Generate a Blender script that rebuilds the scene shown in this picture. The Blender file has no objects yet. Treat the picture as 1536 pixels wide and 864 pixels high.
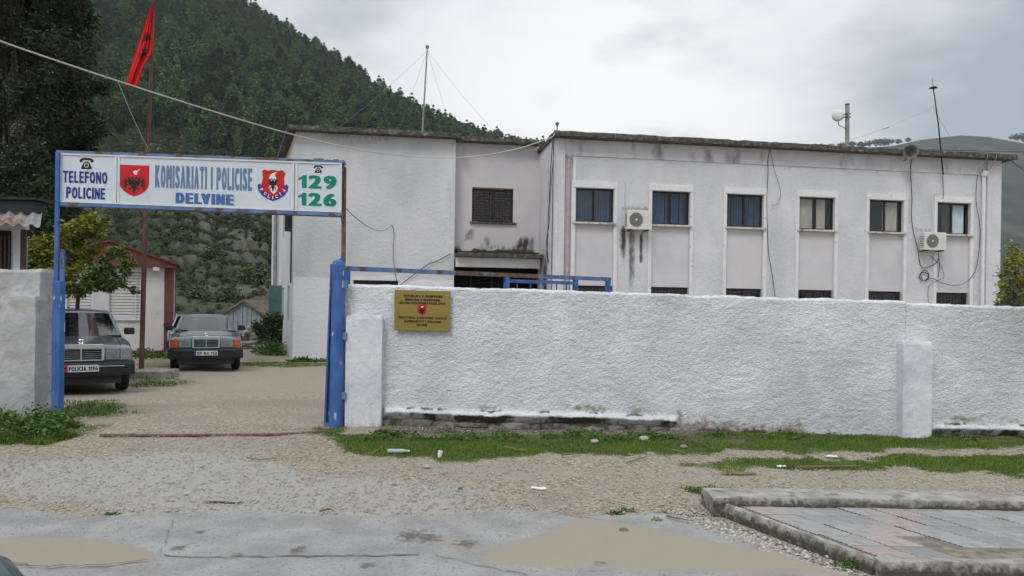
import bpy, bmesh, math, random
import numpy as np
from mathutils import Vector, Matrix
random.seed(7); RNG = np.random.default_rng(7)
scene = bpy.context.scene
COL = scene.collection

# ------------------------------------------------------------------ camera
F_PX, CX, HY, ROLL = 1109.0, 768.0, 465.0, .014
EYE = 1.6
cam_d = bpy.data.cameras.new("camera"); cam = bpy.data.objects.new("camera", cam_d); COL.objects.link(cam)
cam_d.sensor_width = 36; cam_d.lens = 36 * F_PX / 1536; cam_d.shift_y = (HY - 432) / 1536
cam_d.clip_start = .05; cam_d.clip_end = 6000
cam.location = (0, 0, EYE); cam.rotation_euler = (math.pi / 2, -ROLL, 0)
scene.camera = cam
scene.view_settings.view_transform = 'Standard'; scene.view_settings.look = 'None'
scene.view_settings.exposure = 0.0; scene.view_settings.gamma = 1
scene.cycles.max_bounces = 6; scene.cycles.transparent_max_bounces = 12
scene.cycles.volume_bounces = 0

# ------------------------------------------------------------------ world: overcast sky
SUN_EL, SUN_ROT = math.radians(48), math.radians(205)
w = bpy.data.worlds.new("World"); scene.world = w; w.use_nodes = True
nt = w.node_tree; nt.nodes.clear(); L = nt.links.new
def wn(t, **k):
    n = nt.nodes.new(t)
    for a, b in k.items():
        if a in n.inputs.keys() if isinstance(a, str) else False: n.inputs[a].default_value = b
        else: setattr(n, a, b)
    return n
out = wn('ShaderNodeOutputWorld'); tc = wn('ShaderNodeTexCoord')
sky = wn('ShaderNodeTexSky'); sky.sky_type = 'NISHITA'; sky.sun_disc = False; sky.sun_elevation = SUN_EL; sky.sun_rotation = SUN_ROT
bg1 = wn('ShaderNodeBackground'); bg1.inputs[1].default_value = .06; L(sky.outputs[0], bg1.inputs[0])
mp = wn('ShaderNodeMapping'); mp.inputs['Scale'].default_value = (1, 1, 2.6); L(tc.outputs['Generated'], mp.inputs[0])
n1 = wn('ShaderNodeTexNoise'); n1.inputs['Scale'].default_value = 2.3; n1.inputs['Detail'].default_value = 7; n1.inputs['Roughness'].default_value = .48; n1.inputs['Distortion'].default_value = .25
L(mp.outputs[0], n1.inputs[0])
cr = wn('ShaderNodeValToRGB'); e = cr.color_ramp.elements
e[0].position = .42; e[0].color = (.45, .515, .575, 1); e[1].position = .58; e[1].color = (.90, .92, .945, 1)
L(n1.outputs[0], cr.inputs[0])
# the thinner, brighter part of the cloud layer above the roofs
sepd = wn('ShaderNodeVectorMath', operation='DOT_PRODUCT'); L(tc.outputs['Generated'], sepd.inputs[0]); sepd.inputs[1].default_value = Vector((.13, 1, .21)).normalized()
mr = wn('ShaderNodeMapRange'); mr.interpolation_type = 'SMOOTHSTEP'; mr.inputs['From Min'].default_value = .94; mr.inputs['From Max'].default_value = 1.0; L(sepd.outputs['Value'], mr.inputs[0])
n2 = wn('ShaderNodeTexNoise'); n2.inputs['Scale'].default_value = 5; n2.inputs['Detail'].default_value = 5; L(mp.outputs[0], n2.inputs[0])
m2 = wn('ShaderNodeMapRange'); m2.inputs['From Min'].default_value = .3; m2.inputs['From Max'].default_value = .52; L(n2.outputs[0], m2.inputs[0])
mm = wn('ShaderNodeMath', operation='MULTIPLY'); L(mr.outputs[0], mm.inputs[0]); L(m2.outputs[0], mm.inputs[1])
mx = wn('ShaderNodeMix'); mx.data_type = 'RGBA'; L(mm.outputs[0], mx.inputs[0]); L(cr.outputs[0], mx.inputs[6]); mx.inputs[7].default_value = (1.12, 1.12, 1.12, 1)
# overcast sky grows brighter towards the zenith
sx = wn('ShaderNodeSeparateXYZ'); L(tc.outputs['Generated'], sx.inputs[0])
el = wn('ShaderNodeMapRange'); el.inputs['From Min'].default_value = .35; el.inputs['From Max'].default_value = 1; el.inputs['To Min'].default_value = 1.0; el.inputs['To Max'].default_value = 1.85; L(sx.outputs['Z'], el.inputs[0])
bg2 = wn('ShaderNodeBackground'); L(mx.outputs[2], bg2.inputs[0]); L(el.outputs[0], bg2.inputs[1])
ms = wn('ShaderNodeMixShader'); ms.inputs[0].default_value = .93; L(bg1.outputs[0], ms.inputs[1]); L(bg2.outputs[0], ms.inputs[2]); L(ms.outputs[0], out.inputs[0])
sd = bpy.data.lights.new("sun", 'SUN'); sd.energy = 1.15; sd.angle = math.radians(20); sd.color = (1, .97, .92)
sun = bpy.data.objects.new("sun", sd); COL.objects.link(sun)
sun.rotation_euler = (math.radians(90) - SUN_EL, 0, math.radians(180) - SUN_ROT)   # from behind the camera, high

# ------------------------------------------------------------------ measuring helpers
def ray(px, py):
    dx = (px - CX) / F_PX; dz = (HY - py) / F_PX
    return dx * math.cos(ROLL) - dz * math.sin(ROLL), dx * math.sin(ROLL) + dz * math.cos(ROLL)
def at(px, py, Y):
    k, e_ = ray(px, py); return Vector((k * Y, Y, EYE + e_ * Y))
def gz(x, y):
    return np.interp(y, [-9999, 5.9, 9, 13, 18, 24, 40, 9999], [0, 0, .10, .06, .0, -.10, -.12, -.12]) - .006 * np.clip(x - 2, 0, 14) * np.clip((np.asarray(y) - 6.5) / 2, 0, 1)
def gnd(px, py):
    k, e_ = ray(px, py); Y = 6.
    for _ in range(40): Y = (EYE - float(gz(k * Y, Y))) / -e_
    return (k * Y, Y)
# ------------------------------------------------------------------ numpy noise
_T = RNG.random((256, 256))
def vnoise(x, y):
    x = np.asarray(x, float); y = np.asarray(y, float)
    xi = np.floor(x).astype(int); yi = np.floor(y).astype(int); fx = x - xi; fy = y - yi
    fx = fx * fx * (3 - 2 * fx); fy = fy * fy * (3 - 2 * fy)
    a = _T[xi & 255, yi & 255]; b = _T[(xi + 1) & 255, yi & 255]; c = _T[xi & 255, (yi + 1) & 255]; d = _T[(xi + 1) & 255, (yi + 1) & 255]
    return (a * (1 - fx) + b * fx) * (1 - fy) + (c * (1 - fx) + d * fx) * fy
def fbm(x, y, o=4, r=.5):
    s = 0; a = 1; t = 0
    for i in range(o):
        s = s + a * vnoise(x * 2 ** i + 17.3 * i, y * 2 ** i + 9.1 * i); t += a; a *= r
    return s / t
def poly_sd(px, py, P):          # signed distance, >0 inside
    d = np.full(np.shape(px), 1e9); ins = np.zeros(np.shape(px), bool)
    n = len(P)
    for i in range(n):
        ax, ay = P[i]; bx, by = P[(i + 1) % n]
        ex, ey = bx - ax, by - ay; wx, wy = px - ax, py - ay
        t = np.clip((wx * ex + wy * ey) / (ex * ex + ey * ey + 1e-12), 0, 1)
        d = np.minimum(d, np.hypot(wx - ex * t, wy - ey * t))
        c = ((ay <= py) != (by <= py)) & (px < (bx - ax) * (py - ay) / (by - ay + 1e-12) + ax)
        ins ^= c
    return np.where(ins, d, -d)
def sst(a, b, x):
    t = np.clip((x - a) / (b - a), 0, 1); return t * t * (3 - 2 * t)

# ------------------------------------------------------------------ materials
def mat(name, c1, c2=None, sc=4, det=6, rough=.8, metal=0., bump=0., bsc=30, bdet=6, spec=.3, st=(1, 1, 1), ramp=(.35, .65),
        c3=None, sc3=1.5, r3=(.55, .7), attr=None, ca=None, asc=12, island=None, anz=1.3, ast=(1, 1, 1), coat=0, bst=None, rnd=0, alpha_glass=False, refl=.06, grough=.03, r3st=(1, 1, 1), dist=0.):
    m = bpy.data.materials.new(name); m.use_nodes = True; t = m.node_tree; N = t.nodes; K = t.links.new
    b = N['Principled BSDF']; b.inputs['Roughness'].default_value = rough; b.inputs['Metallic'].default_value = metal
    b.inputs['Specular IOR Level'].default_value = spec; b.inputs['Coat Weight'].default_value = coat
    tcn = N.new('ShaderNodeTexCoord')
    def noise(scale, detail, stretch=(1, 1, 1), d=0.):
        q = N.new('ShaderNodeMapping'); q.inputs['Scale'].default_value = stretch; K(tcn.outputs['Object'], q.inputs[0])
        x = N.new('ShaderNodeTexNoise'); x.inputs['Scale'].default_value = scale; x.inputs['Detail'].default_value = detail; x.inputs['Distortion'].default_value = d
        K(q.outputs[0], x.inputs[0]); return x.outputs[0]
    def mixc(f, a, c):
        x = N.new('ShaderNodeMix'); x.data_type = 'RGBA'; K(f, x.inputs[0])
        for i, v in ((6, a), (7, c)):
            if isinstance(v, tuple): x.inputs[i].default_value = (*v, 1)
            else: K(v, x.inputs[i])
        return x.outputs[2]
    def rmp(f, lo, hi):
        x = N.new('ShaderNodeMapRange'); x.inputs['From Min'].default_value = lo; x.inputs['From Max'].default_value = hi; K(f, x.inputs[0]); return x.outputs[0]
    col = c1
    if c2 is not None:
        f = noise(sc, det, st)
        if island:
            g = N.new('ShaderNodeNewGeometry'); mth = N.new('ShaderNodeMath'); mth.operation = 'MULTIPLY_ADD'
            K(g.outputs['Random Per Island'], mth.inputs[0]); mth.inputs[1].default_value = island
            s2 = N.new('ShaderNodeMath'); s2.operation = 'SUBTRACT'; K(f, s2.inputs[0]); s2.inputs[1].default_value = island / 2
            K(s2.outputs[0], mth.inputs[2]); f = mth.outputs[0]
        if rnd:
            g = N.new('ShaderNodeObjectInfo'); mth = N.new('ShaderNodeMath'); mth.operation = 'MULTIPLY_ADD'
            K(g.outputs['Random'], mth.inputs[0]); mth.inputs[1].default_value = rnd
            s2 = N.new('ShaderNodeMath'); s2.operation = 'SUBTRACT'; K(f, s2.inputs[0]); s2.inputs[1].default_value = rnd / 2
            K(s2.outputs[0], mth.inputs[2]); f = mth.outputs[0]
        col = mixc(rmp(f, *ramp), c1, c2)
    if c3 is not None: col = mixc(rmp(noise(sc3, 8, r3st), *r3), col, c3)
    if attr:
        for an, cc in zip(attr, ca):
            a = N.new('ShaderNodeAttribute'); a.attribute_name = an
            mth = N.new('ShaderNodeMath'); mth.operation = 'MULTIPLY_ADD'; K(noise(asc, 8, ast), mth.inputs[0]); mth.inputs[1].default_value = anz
            s2 = N.new('ShaderNodeMath'); s2.operation = 'SUBTRACT'; K(a.outputs['Fac'], s2.inputs[0]); s2.inputs[1].default_value = anz / 2; K(s2.outputs[0], mth.inputs[2])
            cl = N.new('ShaderNodeClamp'); K(rmp(mth.outputs[0], .28, .72), cl.inputs[0])
            z = N.new('ShaderNodeMath'); z.operation = 'MULTIPLY'; z.use_clamp = True; K(cl.outputs[0], z.inputs[0])
            z2 = rmp(a.outputs['Fac'], 0, .12); K(z2, z.inputs[1])
            col = mixc(z.outputs[0], col, cc)
    if isinstance(col, tuple): b.inputs['Base Color'].default_value = (*col, 1)
    else: K(col, b.inputs['Base Color'])
    if bump:
        bp = N.new('ShaderNodeBump'); bp.inputs['Distance'].default_value = bump; bp.inputs['Strength'].default_value = 1
        K(noise(bsc, bdet, bst or (1, 1, 1), dist), bp.inputs['Height']); K(bp.outputs[0], b.inputs['Normal'])
    if alpha_glass:
        tr = N.new('ShaderNodeBsdfTransparent'); tr.inputs[0].default_value = (*c1, 1)
        gl = N.new('ShaderNodeBsdfGlossy'); gl.inputs['Roughness'].default_value = grough
        fr0 = N.new('ShaderNodeLayerWeight'); fr0.inputs['Blend'].default_value = .5; frp = N.new('ShaderNodeMath'); frp.operation = 'POWER'; K(fr0.outputs['Facing'], frp.inputs[0]); frp.inputs[1].default_value = 3.2; fr = N.new('ShaderNodeMapRange'); K(frp.outputs[0], fr.inputs[0]); fr.inputs['To Min'].default_value = refl; fr.inputs['To Max'].default_value = 1.
        s = N.new('ShaderNodeMixShader'); K(fr.outputs[0], s.inputs[0]); K(tr.outputs[0], s.inputs[1]); K(gl.outputs[0], s.inputs[2])
        K(s.outputs[0], N['Material Output'].inputs[0])
    return m
MT = dict(
 ground=mat('gravel_ground', (.22, .18, .138), (.445, .375, .30), sc=26, det=9, rough=.95, ramp=(.36, .64), bump=.010, bsc=48, bdet=9, c3=(.32, .25, .22), sc3=1.3, r3=(.5, .7),
            attr=('grey', 'grass', 'dirt', 'sand'), ca=((.375, .36, .335), (.075, .11, .028), (.13, .105, .08), (.34, .293, .237)), asc=14),
 asphalt=mat('old_asphalt', (.265, .262, .256), (.36, .355, .345), sc=3, rough=.9, bump=.006, bsc=55, bdet=8, c3=(.20, .197, .19), sc3=60, r3=(.56, .68),
             attr=('sand', 'stain'), ca=((.33, .285, .23), (.14, .13, .12)), asc=22),
 crack=mat('crack_dirt', (.10, .09, .08), (.2, .18, .16), rough=1),
 pebble=mat('pebble', (.28, .245, .21), (.58, .545, .50), sc=.4, island=.9, rough=.9, ramp=(.1, .95)),
 concrete=mat('weathered_kerb_concrete', (.29, .27, .24), (.43, .41, .38), sc=6, rough=.95, bump=.014, bsc=32, bdet=10, c3=(.20, .185, .155), sc3=9, r3=(.52, .68), attr=('moss_dark',), ca=((.085, .08, .06),), asc=24),
 concrete_dark=mat('dark_slab_concrete', (.055, .05, .045), (.14, .13, .115), sc=7, rough=.95, bump=.02, bsc=14, c3=(.25, .235, .21), sc3=7, r3=(.60, .70)),
 soil=mat('packed_soil', (.16, .135, .105), (.30, .26, .205), sc=14, rough=1, bump=.01, bsc=40),
 groove=mat('groove_dark', (.17, .16, .15), (.26, .245, .23), sc=9, rough=1),
 tile_grey=mat('grey_ribbed_tile', (.27, .265, .26), (.36, .35, .345), sc=5, rough=.85, rnd=.35, c3=(.21, .19, .17), sc3=6, r3=(.56, .74)),
 tile_pink=mat('pink_ribbed_tile', (.37, .295, .285), (.44, .365, .35), sc=5, rough=.85, rnd=.3, c3=(.24, .20, .175), sc3=6, r3=(.56, .72)),
 stucco=mat('rough_whitewash', (.66, .675, .70), (.80, .81, .825), sc=2.2, rough=.9, bump=.026, bsc=24, bdet=8, bst=(1, 1, 1.5), dist=1.1, c3=(.50, .50, .51), sc3=.8, r3=(.52, .78), r3st=(1, 1, .6),
            attr=('dirt', 'moss_dark'), ca=((.36, .30, .25), (.10, .095, .075)), asc=16),
 pillar=mat('smooth_whitewash', (.60, .62, .67), (.76, .77, .79), sc=2.5, rough=.9, bump=.012, bsc=14, c3=(.40, .40, .41), sc3=2.4, r3=(.58, .75), attr=('dirt', 'moss_dark'), ca=((.38, .33, .28), (.14, .13, .11))),
 pillar_grey=mat('bare_grey_render', (.40, .40, .40), (.55, .55, .56), sc=2.5, rough=.95, bump=.012, bsc=18, c3=(.33, .31, .28), sc3=2.4, r3=(.5, .7), attr=('dirt', 'moss_dark'), ca=((.40, .42, .44), (.14, .13, .11))),
 facade=mat('facade_render', (.615, .62, .645), (.71, .705, .725), sc=.7, rough=.95, bump=.022, bsc=9, bdet=7, dist=.6, c3=(.56, .56, .58), sc3=1.1, r3=(.5, .72), r3st=(1, 1, .35), attr=('dirt', 'white'), ca=((.075, .07, .065), (.80, .81, .83)), asc=9, anz=.6, ast=(1, 1, .5)),
 facade_pink=mat('recess_render', (.59, .565, .575), (.68, .635, .64), sc=.9, rough=.95, bump=.012, bsc=10, c3=(.55, .54, .56), sc3=.6, r3=(.5, .7), attr=('dirt', 'white'), ca=((.07, .065, .06), (.80, .81, .83)), asc=8, anz=.9, ast=(1, 1, .4)),
 band=mat('fascia_band_render', (.58, .58, .615), (.68, .67, .695), sc=1.2, rough=.95, bump=.012, bsc=10, c3=(.24, .23, .24), sc3=1.6, r3=(.58, .74), r3st=(1, 1, .5), attr=('dirt',), ca=((.13, .12, .13),), asc=5),
 panel=mat('smooth_panel_render', (.57, .57, .60), (.66, .65, .67), sc=1.3, rough=.9, bump=.003, bsc=30, c3=(.63, .605, .605), sc3=.5, r3=(.5, .62), rnd=.3),
 trim=mat('white_window_trim', (.72, .71, .72), (.80, .79, .795), sc=3, rough=.85, bump=.003, bsc=30, c3=(.5, .48, .46), sc3=6, r3=(.62, .75)),
 sill=mat('stone_sill', (.5, .47, .44), (.66, .63, .6), sc=6, rough=.9, c3=(.16, .14, .12), sc3=5, r3=(.54, .7)),
 frame=mat('dark_brown_frame', (.025, .02, .02), (.04, .033, .03), rough=.5),
 frame_navy=mat('dark_frame', (.012, .014, .022), (.02, .022, .03), rough=.5),
 glass=mat('window_glass', (.90, .93, .94), alpha_glass=True, rough=0, refl=.035),
 car_glass=mat('tinted_car_glass', (.22, .26, .265), alpha_glass=True, refl=.08, grough=.10),
 blind=mat('blue_vertical_blind', (.035, .07, .125), (.055, .10, .17), sc=3, rough=.8),
 curtain=mat('beige_curtain', (.62, .53, .46), (.74, .65, .58), sc=3, rough=.95, st=(3, 3, .4)),
 curtain_blue=mat('pale_blue_curtain', (.45, .60, .66), (.6, .74, .78), sc=3, rough=.95),
 dark=mat('dark_interior', (.012, .011, .01), rough=.95),
 iron=mat('dark_iron_bar', (.045, .038, .034), (.09, .06, .045), sc=20, rough=.7),
 black=mat('black_rubber', (.012, .012, .013), rough=.75),
 cable=mat('black_cable', (.02, .02, .022), rough=.7),
 cable_white=mat('pale_cable', (.60, .59, .52), rough=.7),
 steel=mat('galvanised_pole', (.22, .24, .24), (.34, .35, .35), sc=8, rough=.6, metal=.3),
 pipe_pink=mat('pink_painted_pipe', (.42, .33, .35), (.52, .44, .46), sc=6, rough=.7),
 ac=mat('cream_plastic', (.66, .66, .62), (.74, .73, .69), sc=5, rough=.6, c3=(.35, .32, .28), sc3=5, r3=(.62, .78)),
 grille=mat('grey_fan_grille', (.16, .165, .165), (.24, .245, .245), sc=30, rough=.6),
 horn=mat('grey_horn', (.12, .115, .11), (.24, .23, .21), sc=6, rough=.7),
 dish=mat('white_dish', (.72, .73, .70), (.62, .62, .6), sc=4, rough=.5),
 blue=mat('worn_blue_paint', (.045, .115, .32), (.07, .165, .42), sc=4, rough=.55, bump=.002, bsc=40, c3=(.48, .55, .66), sc3=5.5, r3=(.67, .69), st=(2, 2, 1), r3st=(1.5, 1.5, .6)),
 blue_rust=mat('rusty_blue_paint', (.09, .16, .31), (.15, .24, .42), sc=4, rough=.7, bump=.002, bsc=40, c3=(.12, .085, .07), sc3=6, r3=(.55, .60)),
 rust_plain=mat('bare_rusted_iron', (.12, .075, .055), (.20, .14, .11), sc=12, rough=.9),
 rust=mat('rusted_iron', (.13, .075, .05), (.20, .13, .10), sc=12, rough=.9, bump=.002, bsc=60, c3=(.15, .20, .32), sc3=2.6, r3=(.58, .62)),
 sign=mat('sign_sheet', (.60, .645, .70), (.66, .70, .75), sc=2, rough=.4, c3=(.55, .58, .62), sc3=4, r3=(.55, .8), spec=.4),
 sign_trim=mat('sign_white_trim', (.72, .74, .77), (.62, .63, .65), sc=6, rough=.5),
 ink_navy=mat('navy_lettering', (.015, .035, .22), rough=.5),
 ink_steel=mat('steel_blue_lettering', (.13, .215, .36), rough=.5),
 ink_mid=mat('mid_blue_lettering', (.07, .14, .37), rough=.5),
 ink_green=mat('green_numerals', (.0, .22, .17), rough=.5),
 ink_black=mat('black_print', (.012, .012, .018), rough=.5),
 ink_red=mat('red_print', (.55, .015, .02), rough=.5),
 ink_ribbon=mat('violet_ribbon_print', (.05, .03, .25), rough=.5),
 ink_white=mat('white_print', (.75, .73, .74), rough=.5),
 brass=mat('brass_plate', (.30, .215, .055), (.36, .26, .075), sc=2, rough=.42, metal=.35),
 flag=mat('red_flag_cloth', (.62, .015, .015), (.72, .03, .025), sc=2, rough=.8),
 pole_red=mat('rust_red_pole', (.10, .05, .045), (.16, .085, .075), sc=5, rough=.8, c3=(.05, .03, .03), sc3=2, r3=(.5, .7)),
 hut_white=mat('hut_panel', (.62, .61, .60), (.70, .69, .67), sc=2, rough=.6, c3=(.45, .42, .40), sc3=3, r3=(.6, .75)),
 hut_red=mat('oxide_red_paint', (.13, .045, .038), (.19, .065, .052), sc=3, rough=.7),
 shutter=mat('white_roller_slat', (.66, .655, .64), (.74, .73, .72), sc=3, rough=.5),
 tin=mat('corrugated_tin', (.22, .22, .22), (.36, .36, .36), sc=5, rough=.6, c3=(.26, .12, .07), sc3=2.5, r3=(.5, .58)),
 tin_blue=mat('blue_grey_tin', (.22, .28, .32), (.30, .36, .39), sc=5, rough=.7),
 rooftile=mat('old_stone_roof', (.11, .085, .07), (.20, .155, .13), sc=3, rough=1, bump=.08, bsc=4),
 green_shutter=mat('green_shutter', (.08, .18, .17), (.12, .24, .22), sc=5, rough=.7),
 stone=mat('footing_stone', (.13, .12, .105), (.30, .275, .245), sc=6, rough=1, bump=.02, bsc=15, rnd=.3, c3=(.06, .08, .03), sc3=5, r3=(.58, .7)),
 footing=mat('footing_mortar', (.075, .066, .057), (.17, .15, .125), sc=8, rough=1, bump=.02, bsc=20),
 ruin=mat('rubble_stone', (.25, .23, .20), (.42, .40, .37), sc=6, rough=1, bump=.03, bsc=10, rnd=.4),
 grass=mat('grass_blade', (.055, .12, .014), (.17, .24, .035), sc=2.5, island=.5, rough=.7, ramp=(.2, .8)),
 weed=mat('weed_leaf', (.04, .095, .018), (.11, .19, .035), sc=3, island=.5, rough=.65, ramp=(.2, .8)),
 leaf_y=mat('yellow_green_leaf', (.10, .13, .018), (.32, .30, .035), sc=1.6, island=.5, rough=.6, ramp=(.25, .85)),
 leaf_g=mat('green_leaf', (.05, .095, .02), (.15, .20, .04), sc=1.6, island=.5, rough=.6, ramp=(.25, .85)),
 conifer=mat('dark_cypress_foliage', (.018, .028, .013), (.075, .085, .036), sc=1.2, island=.4, rough=.8, ramp=(.25, .85)),
 cone=mat('pale_cypress_cone', (.22, .21, .17), (.34, .32, .27), sc=8, rough=.8),
 pine=mat('pine_needles', (.022, .055, .020), (.135, .23, .065), sc=.22, island=.35, rough=.85, ramp=(.10, 1.0), rnd=1.1),
 bark=mat('bark', (.06, .048, .04), (.11, .09, .075), sc=9, rough=1, bump=.02, bsc=15, st=(1, 1, .3)),
 scrub=mat('scrub_leaf', (.05, .066, .03), (.14, .15, .07), sc=.6, island=.3, rough=.9, ramp=(.2, .9), rnd=.6),
 hill=mat('scrub_hillside', (.055, .062, .036), (.13, .128, .085), sc=.10, rough=1, bump=.4, bsc=2.2, c3=(.036, .058, .024), sc3=.16, r3=(.42, .6), attr=('wall',), ca=((.095, .09, .075),), asc=.9, st=(1, 1, 2), ramp=(.35, .65)),
 farhill=mat('far_hill_scrub', (.022, .034, .030), (.055, .065, .048), sc=.02, rough=1, c3=(.085, .08, .06), sc3=.012, r3=(.5, .65)),
 paint_blue=mat('slate_blue_car_paint', (.15, .175, .20), (.165, .19, .215), sc=1, rough=.32, metal=.5, coat=.8),
 paint_grey=mat('dark_grey_car_paint', (.125, .135, .16), (.135, .15, .175), sc=1, rough=.32, metal=.5, coat=.8),
 paint_silver=mat('silver_car_paint', (.35, .38, .40), rough=.3, metal=.5, coat=.6),
 paint_teal=mat('teal_car_paint', (.012, .05, .058), (.016, .06, .068), sc=1, rough=.28, metal=.35, coat=.6),
 bumper_dark=mat('black_bumper_plastic', (.022, .023, .027), (.03, .03, .035), rough=.6),
 chrome=mat('chrome', (.62, .63, .65), rough=.18, metal=1.),
 lamp=mat('headlight_lens', (.13, .135, .14), (.24, .25, .255), sc=20, rough=.15, spec=.7, coat=.6, st=(6, 1, 1)),
 orange=mat('orange_indicator', (.42, .075, .015), rough=.25, coat=.5),
 rubber=mat('tyre', (.02, .02, .02), rough=.9),
 rim=mat('wheel_rim', (.3, .3, .31), rough=.4, metal=.8),
 seatcloth=mat('dark_seat_cloth', (.035, .035, .04), rough=.95),
 plate=mat('plate_white', (.62, .63, .63), rough=.5),
 plate_blue=mat('plate_blue_strip', (.02, .07, .42), rough=.5),
 litter=mat('pale_plastic', (.35, .42, .44), (.50, .56, .56), rough=.35),
 paper=mat('white_paper', (.78, .78, .76), rough=.8),
 twig=mat('dry_twig', (.19, .12, .075), (.26, .18, .11), rough=.95),
 moss_dark=mat('black_moss', (.02, .022, .012), (.05, .055, .02), sc=12, rough=1, bump=.02, bsc=25),
)

# ------------------------------------------------------------------ building blocks
W = {}
def tagit(o, label=None, cat=None, group=None, kind=None):
    for k_, v_ in (('label', label), ('category', cat), ('group', group), ('kind', kind)):
        if v_: o[k_] = v_
    return o
def thing(name, label, cat, loc=(0, 0, 0), rz=0, group=None):
    o = bpy.data.objects.new(name, None); COL.objects.link(o); o.location = loc; o.rotation_euler = (0, 0, rz); o.empty_display_size = .2
    W[o.name] = Matrix.Translation(loc) @ Matrix.Rotation(rz, 4, 'Z')
    return tagit(o, label, cat, group)
class MB:
    def __init__(s, M=None): s.v = []; s.f = []; s.M = M; s.at = {}
    def add(s, vs, fs):
        b = len(s.v)
        s.v += [(s.M @ Vector(p)) if s.M else Vector(p) for p in vs]; s.f += [tuple(b + i for i in f) for f in fs]; return s
    def box(s, x0, x1, y0, y1, z0, z1):
        return s.add([(x, y, z) for z in (z0, z1) for y in (y0, y1) for x in (x0, x1)], [(0, 2, 3, 1), (4, 5, 7, 6), (0, 1, 5, 4), (2, 6, 7, 3), (0, 4, 6, 2), (1, 3, 7, 5)])
    def prism(s, P, y0, y1):      # polygon in x,z, extruded along y (y0 = front)
        n = len(P); A = sum(P[i][0] * P[(i + 1) % n][1] - P[(i + 1) % n][0] * P[i][1] for i in range(n))
        if A < 0: P = P[::-1]
        vs = [(x, y0, z) for x, z in P] + [(x, y1, z) for x, z in P]
        from mathutils.geometry import tessellate_polygon
        T = tessellate_polygon([[Vector((x, z, 0)) for x, z in P]]) if n > 4 else [tuple(range(n))]
        fs = []
        for t in T:
            t = list(t); q = [P[i] for i in t]; a = sum(q[i][0] * q[(i + 1) % len(q)][1] - q[(i + 1) % len(q)][0] * q[i][1] for i in range(len(q)))
            if a < 0: t = t[::-1]
            fs.append(tuple(t)); fs.append(tuple(i + n for i in t[::-1]))
        for i in range(n): j = (i + 1) % n; fs.append((j, i, i + n, j + n))
        return s.add(vs, fs)
    def tube(s, pts, r, n=8, r1=None, caps=True):
        pts = [Vector(p) for p in pts]; m = len(pts); vs = []; fs = []; up = None
        for i, p in enumerate(pts):
            d = (pts[min(i + 1, m - 1)] - pts[max(i - 1, 0)]).normalized()
            if up is None: up = Vector((0, 0, 1)) if abs(d.z) < .9 else Vector((1, 0, 0))
            a = d.cross(up).normalized(); b = a.cross(d).normalized(); up = b
            rr = r[i] if isinstance(r, (list, tuple)) else (r if r1 is None else r + (r1 - r) * i / (m - 1))
            for k_ in range(n):
                t = 2 * math.pi * (k_ + .5) / n; vs.append(p + a * math.cos(t) * rr + b * math.sin(t) * rr)
        for i in range(m - 1):
            for k_ in range(n):
                k2 = (k_ + 1) % n; fs.append((i * n + k_, i * n + k2, (i + 1) * n + k2, (i + 1) * n + k_))
        if caps: fs.append(tuple(range(n))[::-1]); fs.append(tuple((m - 1) * n + k_ for k_ in range(n)))
        return s.add(vs, fs)
    def disc(s, c, nrm, r, th, n=16):
        c = Vector(c); d = Vector(nrm).normalized(); return s.tube([c, c + d * th], r, n)
    def loft(s, secs, caps=True, closed=True):
        n = len(secs[0]); vs = [p for q in secs for p in q]; fs = []
        for i in range(len(secs) - 1):
            for k_ in range(n if closed else n - 1):
                k2 = (k_ + 1) % n; fs.append((i * n + k_, i * n + k2, (i + 1) * n + k2, (i + 1) * n + k_))
        if caps: fs.append(tuple(range(n))[::-1]); fs.append(tuple((len(secs) - 1) * n + k_ for k_ in range(n)))
        return s.add(vs, fs)
    def build(s, name, m, parent=None, label=None, cat=None, group=None, kind=None, bevel=0, smooth=False, recalc=False, mats=None, mi=None):
        V = s.v
        if parent is not None:
            I = W[parent.name].inverted(); V = [I @ p for p in V]; off = None
        else:
            xs = [p.x for p in V]; ys = [p.y for p in V]; zs = [p.z for p in V]
            off = Vector(((min(xs) + max(xs)) / 2, (min(ys) + max(ys)) / 2, min(zs))); V = [p - off for p in V]
        me = bpy.data.meshes.new(name); me.from_pydata([tuple(p) for p in V], [], s.f)
        for mm_ in (mats or [m]): me.materials.append(MT[mm_] if isinstance(mm_, str) else mm_)
        if mi is not None: me.polygons.foreach_set('material_index', mi)
        if recalc:
            b = bmesh.new(); b.from_mesh(me); bmesh.ops.recalc_face_normals(b, faces=b.faces); b.to_mesh(me); b.free()
        for an, vals in s.at.items():
            a = me.attributes.new(an, 'FLOAT', 'POINT'); a.data.foreach_set('value', np.asarray(vals, dtype=np.float32))
        if smooth: me.polygons.foreach_set('use_smooth', [True] * len(me.polygons))
        me.update()
        o = bpy.data.objects.new(name, me); COL.objects.link(o)
        if parent is not None: o.parent = parent; W[o.name] = W[parent.name]
        else: o.location = off; W[o.name] = Matrix.Translation(off)
        if bevel:
            q = o.modifiers.new('bevel', 'BEVEL'); q.width = bevel; q.segments = 2; q.limit_method = 'ANGLE'
        if smooth and bevel: pass
        return tagit(o, label, cat, group, kind)
def children_of(o): return [c for c in ALLCH.get(o.name, [])]
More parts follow.
